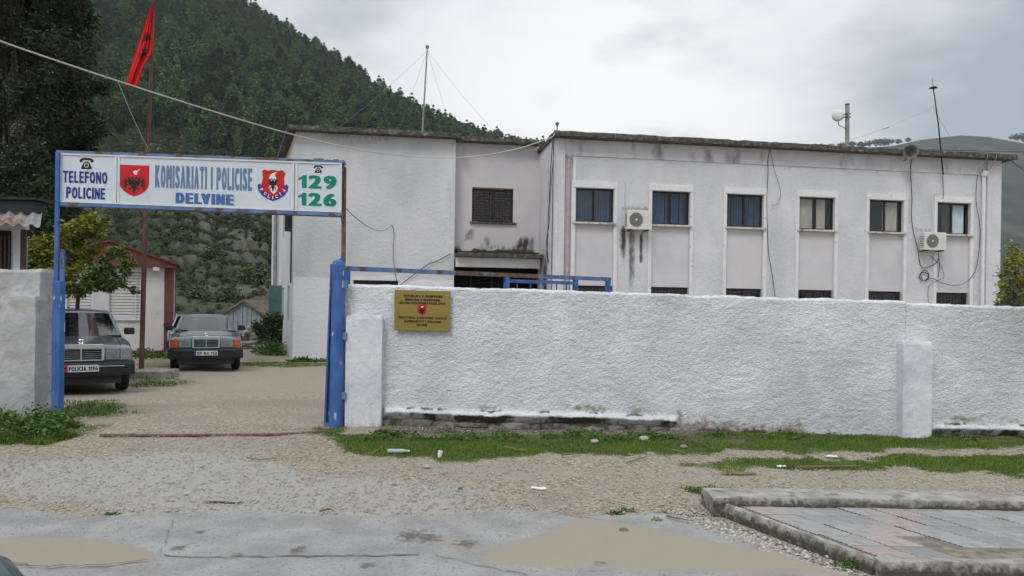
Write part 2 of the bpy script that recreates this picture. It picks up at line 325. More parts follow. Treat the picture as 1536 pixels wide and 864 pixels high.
def copy_tree(o, loc=None, rz=None, scale=None, label=None, parent=None, sink=None):
    c = o.copy(); COL.objects.link(c)
    if parent is not None: c.parent = parent
    if loc is not None: c.location = loc
    if rz is not None: c.rotation_euler = (0, 0, rz)
    if scale is not None: c.scale = (scale,) * 3 if not isinstance(scale, tuple) else scale
    if label: c['label'] = label
    for ch in list(o.children): copy_tree(ch, parent=c)
    if parent is None: W[c.name] = Matrix.Translation(c.location) @ Matrix.Rotation(c.rotation_euler[2], 4, 'Z') @ Matrix.Diagonal((*c.scale, 1))
    return c
def np_mesh(name, V, Fq, m, label=None, cat=None, kind=None, attrs=None, smooth=False, parent=None, group=None):
    V = np.asarray(V, np.float32); Fq = np.asarray(Fq, np.int32); k_ = Fq.shape[1]
    me = bpy.data.meshes.new(name); me.vertices.add(len(V)); me.vertices.foreach_set('co', V.ravel())
    me.loops.add(Fq.size); me.loops.foreach_set('vertex_index', Fq.ravel()); me.polygons.add(len(Fq)); me.polygons.foreach_set('loop_start', np.arange(len(Fq)) * k_)
    me.materials.append(MT[m] if isinstance(m, str) else m); me.update(calc_edges=True); me.validate()
    for an, vals in (attrs or {}).items():
        a = me.attributes.new(an, 'FLOAT', 'POINT'); a.data.foreach_set('value', np.asarray(vals, np.float32).ravel())
    if smooth: me.polygons.foreach_set('use_smooth', [True] * len(me.polygons))
    o = bpy.data.objects.new(name, me); COL.objects.link(o); W[o.name] = Matrix.Identity(4)
    if parent is not None: o.parent = parent; W[o.name] = W[parent.name]
    return tagit(o, label, cat, group, kind)
def gridfaces(nx, ny):
    i = np.arange(nx - 1)[None, :] + np.arange(ny - 1)[:, None] * nx
    return np.stack([i, i + 1, i + 1 + nx, i + nx], -1).reshape(-1, 4)

_tc = {}
def text_geo(txt, bold=.0):      # flat letter mesh scaled to the unit box
    key = (txt, bold)
    if key in _tc: return _tc[key]
    c = bpy.data.curves.new('t', 'FONT'); c.body = txt; c.resolution_u = 3; c.offset = bold; c.fill_mode = 'FRONT'
    o = bpy.data.objects.new('t', c); COL.objects.link(o)
    dg = bpy.context.evaluated_depsgraph_get(); me = o.evaluated_get(dg).to_mesh()
    vs = np.array([v.co[:2] for v in me.vertices]); fs = [tuple(p.vertices) for p in me.polygons]
    o.evaluated_get(dg).to_mesh_clear(); bpy.data.objects.remove(o); bpy.data.curves.remove(c)
    lo, hi = vs.min(0), vs.max(0); vs = (vs - lo) / (hi - lo)
    fs = [f if sum(vs[f[i]][0] * vs[f[(i + 1) % len(f)]][1] - vs[f[(i + 1) % len(f)]][0] * vs[f[i]][1] for i in range(len(f))) > 0 else f[::-1] for f in fs]
    _tc[key] = (vs, fs); return _tc[key]
def put_text(mb, txt, x0, x1, z0, z1, y, bold=.0):
    letter_row(lambda u_, v_, d=0: Vector((u_, y - d * .5, v_)), txt, x0, x1, z0, z1, 0, .2, .14, mb, 3)

def wall_panel(x0, x1, z0, z1, holes, M, step=.12, dirt=None, white=None, depth=.25):
    """front sheet of a wall in the local x,z plane at y=0 with openings; reveals go back by depth"""
    def cuts(a, b, hs):
        c = sorted(set([a, b] + [h for h in hs if a < h < b])); r = []
        for i in range(len(c) - 1):
            n = max(1, int(round((c[i + 1] - c[i]) / step))); r += [c[i] + (c[i + 1] - c[i]) * k_ / n for k_ in range(n)]
        return r + [b]
    X = cuts(x0, x1, [h[i] for h in holes for i in (0, 1)]); Z = cuts(z0, z1, [h[i] for h in holes for i in (2, 3)])
    mb = MB(M); nx = len(X)
    vs = [(x, 0, z) for z in Z for x in X]; fs = []
    for j in range(len(Z) - 1):
        for i in range(nx - 1):
            cx, cz = (X[i] + X[i + 1]) / 2, (Z[j] + Z[j + 1]) / 2
            if any(h[0] < cx < h[1] and h[2] < cz < h[3] for h in holes): continue
            fs.append((j * nx + i, j * nx + i + 1, (j + 1) * nx + i + 1, (j + 1) * nx + i))
    mb.add(vs, fs)
    for h in holes:
        a, b, c, d = h
        q = [(a, 0, c), (b, 0, c), (b, 0, d), (a, 0, d), (a, depth, c), (b, depth, c), (b, depth, d), (a, depth, d)]
        mb.add(q, [(0, 4, 5, 1), (1, 5, 6, 2), (2, 6, 7, 3), (3, 7, 4, 0)]); vs += q
    xs = np.array([p[0] for p in vs]); zs = np.array([p[2] for p in vs])
    mb.at['dirt'] = dirt(xs, zs) if dirt else np.zeros(len(vs))
    mb.at['white'] = white(xs, zs) if white else np.zeros(len(vs))
    return mb
def soft_rect(x, z, a, b, c, d, s): return sst(a - s, a + s, x) * (1 - sst(b - s, b + s, x)) * sst(c - s, c + s, z) * (1 - sst(d - s, d + s, z))
def simple_poly(mb_M, pts, y0, y1): return MB(mb_M).prism(pts, y0, y1)

# ================================================================== GROUND
def G(P): return [gnd(*p) for p in P]
GRASS = [G([(478, 650), (500, 672), (560, 686), (640, 692), (740, 690), (820, 683), (1000, 684), (1060, 676), (1240, 678), (1536, 672), (1700, 672), (1700, 652), (1060, 650), (1010, 656), (700, 654), (520, 650), (500, 643), (478, 643)]),
         G([(1040, 700), (1110, 690), (1250, 690), (1330, 682), (1700, 682), (1700, 722), (1480, 712), (1330, 704), (1200, 703), (1080, 706)]),
         G([(-60, 640), (-60, 668), (60, 667), (100, 655), (96, 640)]),
         G([(1040, 733), (1070, 733), (1120, 746), (1180, 752), (1180, 757), (1110, 752)])]
GRASS2 = [G([(95, 602), (150, 604), (205, 611), (190, 620), (140, 626), (95, 628)]), G([(190, 572), (250, 565), (288, 572), (262, 580), (200, 582)]),
          G([(205, 542), (255, 540), (262, 552), (205, 552)]), G([(362, 537), (400, 536), (420, 541), (490, 545), (490, 549), (430, 552), (362, 549)]),
          G([(95, 632), (135, 640), (110, 655), (95, 655)]), G([(200, 536), (262, 534), (262, 541), (200, 543)])]
def mask_of(polys, X, Y, soft=.14, nz=.34, sc=3.2):
    m = np.zeros(np.shape(X)); n = (fbm(X * sc, Y * sc, 4) - .5) * 2 * nz
    for P in polys: m = np.maximum(m, sst(-soft, soft, poly_sd(X, Y, P) + n))
    return m
xs = np.unique(np.concatenate([-np.geomspace(11, 1850, 34), np.arange(-11, 11.01, .07), np.geomspace(11, 1850, 34)]))
ys = np.unique(np.concatenate([-np.geomspace(1, 600, 12), np.arange(0, 4, .5), np.arange(4, 10.6, .05), np.arange(10.6, 28, .16), np.geomspace(28, 1380, 40)]))
GX, GY = np.meshgrid(xs, ys); GZ = gz(GX, GY)
near = sst(40, 24, GY) * sst(30, 15, np.abs(GX)); off_road = sst(5.6, 6.3, GY)
GZ = GZ + near * off_road * ((fbm(GX * 1.3, GY * 1.3, 3) - .5) * .05 + (fbm(GX * 9, GY * 9, 3) - .5) * .018 * sst(10.6, 9.8, GY))
mg = mask_of(GRASS, GX, GY); mg2 = mask_of(GRASS2, GX, GY, .3, .5, 1.6) * .8
dirt = mask_of([G([(1080, 745), (1230, 812), (1300, 864), (1340, 864), (1250, 800), (1130, 750)]), G([(560, 640), (1700, 642), (1700, 662), (1100, 662), (560, 660)])], GX, GY, .15, .2) * .75
grey = mask_of([G([(0, 680), (330, 680), (520, 700), (800, 710), (800, 765), (0, 765)])], GX, GY, .5, .8, .9) * .8
sand = np.maximum(sst(9, 15, GY) * .55, mask_of([G([(500, 690), (1100, 700), (1500, 720), (1500, 735), (1060, 735), (900, 720), (550, 710)]), G([(200, 655), (470, 655), (520, 680), (300, 690)])], GX, GY, .3, .6, 1.1) * .6)
far_g = sst(26, 40, GY)
ground = np_mesh('ground', np.stack([GX, GY, GZ], -1).reshape(-1, 3), gridfaces(len(xs), len(ys)), 'ground', kind='structure', smooth=True,
                 attrs=dict(grass=np.maximum(np.maximum(mg, mg2), far_g * .9), dirt=dirt, grey=grey, sand=sand))
# ---- road: an old asphalt sheet whose far edge is broken
EDGE = [(-400, 760), (0, 765), (60, 767), (130, 776), (230, 771), (300, 770), (400, 767), (470, 776), (540, 773), (640, 773), (740, 770), (830, 770), (870, 779), (905, 774), (960, 771), (1010, 773), (1060, 780), (1120, 800), (1180, 830), (1235, 852), (1290, 872), (1320, 885)]
E_ = np.array([gnd(*p) for p in EDGE]); 
rx = np.arange(-9, 3.0, .035); edge_y = np.interp(rx, E_[:, 0], E_[:, 1]) + (fbm(rx * 6, rx * 0, 4) - .5) * .12 + (fbm(rx * 25, rx * 0 + 5, 3) - .5) * .04
rows = 70; t = np.linspace(0, 1, rows)[:, None]
RX = np.repeat(rx[None], rows, 0); RY = edge_y[None] - (edge_y[None] - 3.6) * (t ** 1.15)
RZ = .006 + .004 * fbm(RX * 2, RY * 2, 2); RZ[0] = -.01
P1 = G([(872, 780), (912, 783), (960, 792), (1100, 821), (1190, 838), (1285, 868), (740, 852), (718, 838), (740, 824), (800, 804)])
P2 = G([(-80, 806), (80, 809), (150, 812), (205, 822), (242, 840), (205, 852), (60, 854), (-80, 850)])
P3 = G([(600, 806), (680, 812), (745, 824), (735, 834), (690, 828), (640, 818)])
rs = np.maximum(sst(-.07, .08, poly_sd(RX, RY, P1) + (fbm(RX * 5, RY * 5, 4) - .5) * .12), sst(-.06, .07, poly_sd(RX, RY, P2) + (fbm(RX * 5, RY * 5, 4) - .5) * .10))
rs = np.maximum(rs, .75 * sst(-.06, .06, poly_sd(RX, RY, P3) + (fbm(RX * 5, RY * 5, 4) - .5) * .12))
st_ = np.zeros(RX.shape)
for px_, py_, r_ in [(270, 824, .05), (445, 828, .055), (452, 824, .04), (357, 835, .04), (300, 800, .04), (620, 806, .12), (640, 809, .10), (700, 818, .08), (550, 850, .05), (165, 772, .05), (900, 848, .04)]:
    a_, b_ = gnd(px_, py_); st_ = np.maximum(st_, .8 * np.exp(-(((RX - a_) / (r_ * 1.2)) ** 2 + ((RY - b_) / (r_ * 1.5)) ** 2)))
RZ[1:] += .009 * rs[1:]
road = np_mesh('road', np.stack([RX, RY, RZ], -1)[::-1].reshape(-1, 3), gridfaces(len(rx), rows), 'asphalt', kind='structure', smooth=True, attrs=dict(sand=rs[::-1], stain=st_[::-1]))
rest = MB().box(-9, 60, -7, 3.6, -.1, .006); rest.at = {}
o = rest.build('road_near', 'asphalt', kind='structure')
rest = MB().box(-60, -9, -7, 5.4, -.1, .006).build('road_far_left', 'asphalt', kind='structure')
o.name = 'road.001'; rest.name = 'road.002'
def ribbon(pts, wd, z, seed):
    R_ = random.Random(seed); P = []
    for i in range(len(pts) - 1):
        (a, b), (c, d) = pts[i], pts[i + 1]; n = max(2, int(math.hypot(c - a, d - b) / .05))
        P += [(a + (c - a) * k_ / n + R_.uniform(-.012, .012), b + (d - b) * k_ / n + R_.uniform(-.015, .015)) for k_ in range(n)]
    mb = MB(); vs = []
    for a, b in P:
        w_ = wd * R_.uniform(.2, 1); vs += [(a, b - w_, z), (a, b + w_, z)]
    return mb.add(vs, [(2 * i, 2 * i + 2, 2 * i + 3, 2 * i + 1) for i in range(len(P) - 1)])
for k_, pp in enumerate([[(244, 836), (300, 839), (400, 838), (500, 836), (560, 837), (640, 834)], [(0, 848), (60, 855), (160, 853), (240, 843)], [(905, 783), (840, 772), (820, 765)], [(240, 838), (252, 800), (262, 775)], [(655, 835), (740, 856), (800, 866)]]):
    ribbon(G(pp), .009 if k_ < 2 else .005, .0265 if k_ == 1 else .0145, k_).build('crack', 'crack', road, kind=None)

# ---- pebbles lying loose on the gravel (nobody could count them)
def pebbles(name, n, pick, rmin, rmax, label):
    base = np.array([(1, 0, 0), (0, 1, 0), (-1, 0, 0), (0, -1, 0), (0, 0, .8), (0, 0, -.6), ]); fc = np.array([(0, 1, 4), (1, 2, 4), (2, 3, 4), (3, 0, 4), (1, 0, 5), (2, 1, 5), (3, 2, 5), (0, 3, 5)])
    X, Y = pick(n); n = len(X)
    r = rmin + (rmax - rmin) * RNG.random(n) ** 3
    V = base[None] * (r[:, None, None] * RNG.uniform(.6, 1.2, (n, 6, 1))); an = RNG.random(n) * 6.28; c, s = np.cos(an), np.sin(an)
    V = np.stack([V[..., 0] * c[:, None] * 1.3 - V[..., 1] * s[:, None], V[..., 0] * s[:, None] * 1.3 + V[..., 1] * c[:, None], V[..., 2] * .7], -1)
    zz = gz(X, Y) + np.where(Y < 5.8, .008, .012) + near_bump(X, Y)
    V += np.stack([X, Y, zz], -1)[:, None, :]
    return np_mesh(name, V.reshape(-1, 3), (fc[None] + 6 * np.arange(n)[:, None, None]).reshape(-1, 3), 'pebble', kind='stuff', label=label, cat='gravel')
def near_bump(X, Y): return sst(5.6, 6.3, Y) * ((fbm(X * 1.3, Y * 1.3, 3) - .5) * .05 + (fbm(X * 9, Y * 9, 3) - .5) * .018)
def road_edge(X): return np.interp(X, E_[:, 0], E_[:, 1])

def pickg(n):
    Y = 4.4 + 5.4 * RNG.random(n * 2) ** 1.1; X = RNG.uniform(-.72, .72, n * 2) * Y
    kx = np.interp(Y, [4.0, 4.53, 6.0, 6.2, 6.21], [2.25, 2.22, 1.55, 1.5, 99])
    ok = (Y > road_edge(X) + .03) & (X < kx) & (Y < 9.3); gm = mask_of(GRASS, X, Y); ok &= gm < .4
    return X[ok][:n], Y[ok][:n]
pebbles('gravel', 34000, pickg, .003, .014, 'loose pale stone gravel in front of the gate')
def pickr(n):
    X = RNG.uniform(-5, 3, n); Y = road_edge(X) - RNG.exponential(.42, n); ok = Y > 4.2; return X[ok], Y[ok]
pebbles('gravel.001', 3800, pickr, .003, .010, 'loose grit strewn along the broken road edge')
def picks(n):
    X = RNG.uniform(-3.6, 2.4, n * 4); Y = RNG.uniform(4.25, 5.6, n * 4); m_ = np.maximum(poly_sd(X, Y, P1), poly_sd(X, Y, P2)) + (fbm(X * 3, Y * 3, 3) - .5) * .5; ok = (m_ > -.04) & (Y < road_edge(X)); return X[ok][:n], Y[ok][:n]
pebbles('gravel.003', 2600, picks, .002, .007, 'fine grit lying on the tan dirt patches of the road')
def pickk(n):
    t_ = RNG.random(n); X = 1.46 + .75 * t_ - RNG.random(n) * .25; Y = 5.95 - 1.45 * t_ + RNG.normal(0, .08, n); return X, Y
pebbles('gravel.002', 1200, pickk, .006, .028, 'rubble pebbles washed up against the diagonal kerb')

# ---- grass: upright blades plus broad weeds
def blades(name, n, region, hmin, hmax, m, label, wd=.006, lean=.6):
    X, Y, dens = region(n); n = len(X); h = RNG.uniform(hmin, hmax, n) * dens; an = RNG.random(n) * 6.28; la = RNG.random(n) * 6.28; ll = RNG.random(n) * lean * h
    z = gz(X, Y) + near_bump(X, Y) - .004
    a = np.stack([X - np.cos(an) * wd, Y - np.sin(an) * wd, z], -1); b = np.stack([X + np.cos(an) * wd, Y + np.sin(an) * wd, z], -1)
    c = np.stack([X + np.cos(la) * ll, Y + np.sin(la) * ll, z + h], -1)
    V = np.stack([a, b, c], 1).reshape(-1, 3)
    return np_mesh(name, V, np.arange(3 * n).reshape(-1, 3), m, kind='stuff', label=label, cat='grass')
def reg(polys, xr, yr, thr=.45):
    def f(n):
        X = RNG.uniform(*xr, n); Y = RNG.uniform(*yr, n); m_ = mask_of(polys, X, Y); m_ = m_ * sst(.34, .60, fbm(X * 2.6 + 3, Y * 3.6, 4) + .14)
        ok = m_ > thr * RNG.random(n) + .15; return X[ok], Y[ok], .4 + m_[ok]
    return f
blades('grass', 130000, reg(GRASS[:2] + GRASS[3:], (-2.7, 6.8), (6.2, 9.42)), .007, .028, 'grass', 'short green grass along the foot of the white wall')
blades('grass.001', 22000, reg(GRASS[2:3], (-6.8, -5), (8, 9.5)), .03, .09, 'grass', 'longer grass at the foot of the left wall')
blades('grass.002', 45000, reg(GRASS2, (-9, -3), (9, 22), .3), .01, .045, 'grass', 'thin mossy grass in the station yard', wd=.010)
def leafs(name, pts, m, label, rmin=.012, rmax=.035, group=None, kind='stuff', cat='weeds', parent=None):
    P = np.asarray(pts); n = len(P); r = RNG.uniform(rmin, rmax, n)
    d = RNG.normal(size=(n, 3)); d[:, 2] *= .5; d /= np.linalg.norm(d, axis=1)[:, None]; u_ = np.cross(d, RNG.normal(size=(n, 3))); u_ /= np.linalg.norm(u_, axis=1)[:, None] + 1e-9
    a = P; b = P + d * r[:, None] + u_ * r[:, None] * .45; c = P + d * 2 * r[:, None]; e_ = P + d * r[:, None] - u_ * r[:, None] * .45
    return np_mesh(name, np.stack([a, b, c, e_], 1).reshape(-1, 3), np.arange(4 * n).reshape(-1, 4), m, kind=kind, label=label, cat=cat, parent=parent, group=group)
def weedpts(clumps):
    out_ = []
    for x, y, r, h, n in clumps:
        an = RNG.random(n) * 6.28; rr = r * RNG.random(n) ** .6; X = x + np.cos(an) * rr; Y = y + np.sin(an) * rr * .6
        Z = gz(X, Y) + h * RNG.random(n) * (1 - (rr / r) ** 2 * .8); out_.append(np.stack([X, Y, Z], -1))
    return np.concatenate(out_)
cl = []
for i in range(60):
    px_ = random.choice([random.uniform(560, 760), random.uniform(820, 1010), random.uniform(560, 1520)]); a_, b_ = gnd(px_, random.uniform(649, 662)); cl.append((a_, b_, random.uniform(.08, .2), random.uniform(.02, .08), 60))
leafs('weeds', weedpts(cl), 'weed', 'broad leaved weeds growing under the wall footing')
cl = []
for i in range(34):
    a_, b_ = gnd(random.uniform(-60, 92), random.uniform(636, 664)); cl.append((a_, b_, random.uniform(.15, .3), random.uniform(.12, .30), 260))
leafs('weeds.001', weedpts(cl), 'weed', 'dense nettle clump at the foot of the left pillar', .015, .04)
cl = [(*gnd(px_, py_), r_, h_, n_) for px_, py_, r_, h_, n_ in [(1243, 812, .07, .05, 160), (1310, 850, .12, .06, 200), (1052, 738, .14, .05, 220), (1085, 745, .12, .04, 150), (1120, 749, .12, .03, 120), (925, 771, .06, .03, 80), (940, 766, .05, .02, 50), (985, 782, .07, .02, 60), (1500, 818, .12, .05, 120), (1470, 812, .07, .03, 70), (1530, 822, .12, .06, 140), (165, 772, .05, .02, 40), (1275, 852, .1, .06, 150)]]
leafs('weeds.002', weedpts(cl), 'weed', 'low weeds rooted along the kerb and road edge', .008, .022)
cl = [(*gnd(random.uniform(398, 436), random.uniform(524, 534)), .5, .45, 200) for _ in range(8)] + [(*gnd(random.uniform(200, 262), random.uniform(533, 540)), .5, .25, 120) for _ in range(8)] + [(*gnd(random.uniform(440, 490), 543), .4, .12, 120) for _ in range(6)]
leafs('weeds.003', weedpts(cl), 'weed', 'weeds at the far corner of the station and under the hut', .03, .08)

# ================================================================== PAVEMENT with ribbed tiles
pave = MB().prism([(0, 0), (1, 0)], 0, 1) if False else None
SH = -.45          # courses lie square to the street, their joints follow the slanted kerb
ZT = .085
def sk(x, y): return x + (y - 4.70) * SH           # slanted position: x measured on the line y=4.70
x_left = 2.24
b = MB(); b.add([(sk(x_left, 4.62), 4.62, -.1), (14, 4.62, -.1), (14, 5.74, -.1), (sk(x_left, 5.74), 5.74, -.1), (sk(x_left, 4.62), 4.62, ZT - .022), (14, 4.62, ZT - .022), (14, 5.74, ZT - .022), (sk(x_left, 5.74), 5.74, ZT - .022)],
              [(0, 3, 2, 1), (4, 5, 6, 7), (0, 1, 5, 4), (1, 2, 6, 5), (2, 3, 7, 6), (3, 0, 4, 7)])
pavement = b.build('pavement', 'soil', kind='structure')
def kerbrun(P, Q, wd, z0, z1, n, seed, rough=.012):
    mb = MB(); P = Vector(P); Q = Vector(Q); d = (Q - P).normalized(); s_ = Vector((d.y, -d.x, 0)); secs = []
    for i in range(n + 1):
        c = P.lerp(Q, i / n); q = lambda k_: (float(fbm(np.array(i * .35 + seed * 9.7), np.array(k_ * 3.1), 3)) - .5) * 2 * rough
        prof = [(-wd / 2, z0), (-wd / 2 + q(1), z1 - .05), (-wd / 2 + .025 + q(2), z1 + q(3) * .6), (0, z1 + .006 + q(4) * .6), (wd / 2 - .025 + q(5), z1 + q(6) * .6), (wd / 2 + q(7), z1 - .05), (wd / 2, z0)]
        secs.append([c + s_ * -a + Vector((0, 0, h)) for a, h in prof])
    mb.loft(secs); mb.at = dict(moss_dark=[(.85, .75, .30, .05, .12, .6, .7)[k_ % 7] for k_ in range(len(mb.v))]); return mb  # kerb profile weights: upright faces coloured darker, top left pale
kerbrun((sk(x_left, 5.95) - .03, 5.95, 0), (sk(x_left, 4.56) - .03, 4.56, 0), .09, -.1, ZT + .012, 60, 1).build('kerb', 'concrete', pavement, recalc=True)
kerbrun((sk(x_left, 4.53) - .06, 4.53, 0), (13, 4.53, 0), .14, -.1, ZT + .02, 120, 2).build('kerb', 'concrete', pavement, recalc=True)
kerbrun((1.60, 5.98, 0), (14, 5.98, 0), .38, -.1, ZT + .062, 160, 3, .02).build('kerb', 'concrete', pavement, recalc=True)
TW, TD = .252, .242
def tile_mesh(m):
    g = .0028; n = 7; c = []
    # ribbed top: a row of shallow ridges running along the course
    p_ = (TD - 2 * g) / n
    for i in range(n): y0_ = -TD / 2 + g + p_ * i; c += [(y0_, -.005), (y0_ + p_ * .14, 0), (y0_ + p_ * .78, 0), (y0_ + p_ * .9, -.005)]
    c.append((TD / 2 - g, -.005))
    L_ = [(-TW / 2 + g + y_ * SH, y_, z_) for y_, z_ in c]; R2 = [(TW / 2 - g + y_ * SH, y_, z_) for y_, z_ in c]; k_ = len(c)
    fs = [(i, k_ + i, k_ + i + 1, i + 1) for i in range(k_ - 1)]
    lo = [(L_[0][0], L_[0][1], -.045), (R2[0][0], R2[0][1], -.045), (R2[-1][0], R2[-1][1], -.045), (L_[-1][0], L_[-1][1], -.045)]; q = 2 * k_
    fs += [(q, q + 1, k_, 0), (q + 1, q + 2, 2 * k_ - 1, k_), (q + 2, q + 3, k_ - 1, 2 * k_ - 1), (q + 3, q, 0, k_ - 1)]
    me = bpy.data.meshes.new('paving_tile'); me.from_pydata(L_ + R2 + lo, [], fs); me.materials.append(MT[m]); me.materials.append(MT['groove']); me.update()
    for i in range(k_ - 1):
        if i % 4 == 3: me.polygons[i].material_index = 1  # groove faces get a darker material so the ribs show
    return me
tm = {0: tile_mesh('tile_grey'), 1: tile_mesh('tile_pink')}
rt = random.Random(4)
for r_ in range(5):
    for c_ in range(-1, 22):
        y = 4.74 + r_ * TD; x = 2.43 + c_ * TW + (y - 4.70) * SH
        if x > 5.0 or x - TW / 2 + .02 < x_left + (y - 4.70) * SH - .14: continue
        if (r_, c_) in ((1, 2), (0, 2), (0, 3), (0, 4)): continue      # missing tiles
        pink = (r_, c_) in ((0, 0), (1, 1), (2, 2), (3, 3), (4, 4), (4, 0), (0, 6), (1, 7), (2, 7), (3, 8), (4, 9))
        t_ = bpy.data.objects.new('paving_tile', tm[1 if pink else 0]); COL.objects.link(t_); t_.parent = pavement
        t_.location = Vector((x, y, ZT + rt.uniform(-.004, .004))) - pavement.location; t_.rotation_euler = (rt.uniform(-.01, .01), rt.uniform(-.012, .012), rt.uniform(-.008, .008))
def pickhole(n): 
    X = RNG.uniform(3.1, 4.0, n); Y = RNG.uniform(4.72, 5.15, n); return X, Y

# ================================================================== HILLS (terrain) and forest
def kof(px): return (px - CX) / F_PX
_SL = [(-420, -190), (-250, -170), (0, -110), (200, -60), (300, -20), (370, 20), (420, 48), (500, 95), (560, 134), (600, 160), (640, 182), (700, 206), (740, 218), (780, 228), (840, 240), (950, 262), (1100, 310), (1300, 380), (1500, 440)]
_SK = np.array([ray(*p) for p in _SL])
_FB = np.array([ray(*p) for p in [(-400, 170), (140, 196), (250, 204), (330, 224), (430, 264), (600, 300), (780, 330), (1100, 400), (1500, 450)]])
def hill_z(k, Y):
    E = np.interp(k, _SK[:, 0], _SK[:, 1]); Fb = np.minimum(np.interp(k, _FB[:, 0], _FB[:, 1]), E * .8)
    z0 = -.3; zf = Fb * 200 + EYE; zr = E * 480 + EYE
    t1 = np.clip((Y - 38) / (200 - 38), 0, 1); za = z0 + (zf - z0) * (t1 ** 1.12)
    t2 = np.clip((Y - 200) / 280, 0, 1); zb = zf + (zr - zf) * (t2 * .95 + .05 * t2 * t2)
    z = np.where(Y < 200, za, zb); z = np.where(Y > 480, zr - (Y - 480) * .55, z)
    n = (fbm(k * 60, Y * .05, 4) - .5)
    z = z + n * np.clip((Y - 45) / 60, 0, 1) * np.clip((490 - Y) / 150, 0, 1) * 5
    tw = np.clip((Y - 50) / 20, 0, 1) * np.clip((225 - Y) / 40, 0, 1)
    q = z / 1.9 + (fbm(k * 9, Y * .012, 3)) * 2.5; fr = q - np.floor(q); wall_ = sst(.78, .86, fr) * (1 - sst(.93, 1., fr))
    z = z + tw * ((np.floor(q) + sst(.72, .98, fr)) - q) * 1.9 * .55
    return z, wall_ * tw * sst(.45, .6, fbm(k * 40, Y * .04, 3))
kk = np.linspace(-1.05, .75, 620); yy = np.concatenate([np.arange(36, 230, 1.0), np.arange(230, 500, 3.5), np.arange(500, 900, 25)])
KK, YY = np.meshgrid(kk, yy); ZZ, WM = hill_z(KK, YY); ZZ[0] -= 1.5
hill = np_mesh('hill', np.stack([KK * YY, YY, ZZ], -1).reshape(-1, 3), gridfaces(len(kk), len(yy)), 'hill', kind='structure', smooth=True, attrs=dict(wall=WM))
# far hill on the right
_FH = np.array([ray(*p) for p in [(700, 300), (900, 265), (1080, 250), (1150, 236), (1195, 226), (1215, 221), (1240, 224), (1290, 222), (1340, 219), (1380, 210), (1440, 203), (1480, 205), (1536, 215), (1600, 222), (1700, 232), (1900, 260), (2200, 300)]])
k2 = np.linspace(-.1, 1.3, 260); y2 = np.concatenate([np.linspace(330, 1150, 110), np.linspace(1170, 1360, 10)])
K2, Y2 = np.meshgrid(k2, y2); Er = np.interp(K2, _FH[:, 0], _FH[:, 1]); T2 = np.clip((Y2 - 330) / 820, 0, 1)
Z2 = -1 + (Er * 1150 + EYE + 1) * T2 ** 1.25 + (fbm(K2 * 18, Y2 * .006, 5) - .5) * 46 * T2 * (1 - T2) * 2; Z2 = np.where(Y2 > 1150, Er * 1150 - (Y2 - 1150) * .25, Z2)
np_mesh('far_hill', np.stack([K2 * Y2, Y2, Z2], -1).reshape(-1, 3), gridfaces(len(k2), len(y2)), 'farhill', kind='structure', smooth=True)

def tri_cloud(P, size, flat=.5, nrm=None):
    P = np.asarray(P); n = len(P); a = RNG.normal(size=(n, 3)); b = RNG.normal(size=(n, 3)); a[:, 2] *= flat; b[:, 2] *= flat
    s_ = (size * RNG.uniform(.6, 1.3, (n, 1)) if np.isscalar(size) else np.asarray(size)[:, None])
    a /= np.linalg.norm(a, axis=1)[:, None]; b = b - (a * b).sum(1)[:, None] * a; b /= np.linalg.norm(b, axis=1)[:, None]
    return np.stack([P - a * s_ * .6 - b * s_ * .3, P + a * s_ * .6 - b * s_ * .3, P + b * s_ * .6], 1).reshape(-1, 3)
def pine_points(h, rw, n, seed, lumps=26):
    R_ = np.random.default_rng(seed); out_ = []
    for i in range(lumps):
        t_ = R_.random() ** .8; z = h * (.22 + .74 * t_); rr = rw * (1 - t_) ** .62 * R_.uniform(.35, .95) + .05; an = R_.random() * 6.28; c = np.array([math.cos(an) * rr, math.sin(an) * rr, z]); s_ = rw * R_.uniform(.22, .42) * (1.15 - .6 * t_)
        p = R_.normal(size=(n // lumps, 3)); p /= np.linalg.norm(p, axis=1)[:, None]; p *= R_.uniform(.65, 1.05, (len(p), 1)) * s_; p[:, 2] *= .8; out_.append(c + p)
    return np.concatenate(out_)
pines = []
for i, (h_, r_) in enumerate([(7.8, 3.1), (8.8, 2.5), (6.4, 3.4)]):
    t_ = thing('pine_tree', 'dark green pine among the front rows of the hillside forest', 'tree', (0, 0, 0), 0, 'pines on the forested hillside')
    MB().tube([(0, 0, -1), (.1, 0, h_ * .5), (0, .05, h_ * .93)], .22, 5, .05).build('trunk', 'bark', t_)
    np_mesh('crown', tri_cloud(pine_points(h_, r_, 1300, i), .34, .6), np.arange(3900 // 3 // 26 * 26 * 3).reshape(-1, 3), 'pine', parent=t_)
    pines.append(t_)
n = 16000; kq = RNG.uniform(-.78, .16, n); yq = np.sqrt(RNG.uniform(0, 1, n) * (492 ** 2 - 168 ** 2) + 168 ** 2)
zq, _ = hill_z(kq, yq); eq = (zq - EYE) / yq
fb = np.interp(kq, _FB[:, 0], _FB[:, 1]); lim = 196 + (fbm(kq * 14, yq * .03, 3) - .5) * 46
keep = (yq > lim) & (fbm(kq * 22, yq * .03, 3) > .30)
kq, yq, zq = kq[keep], yq[keep], zq[keep]
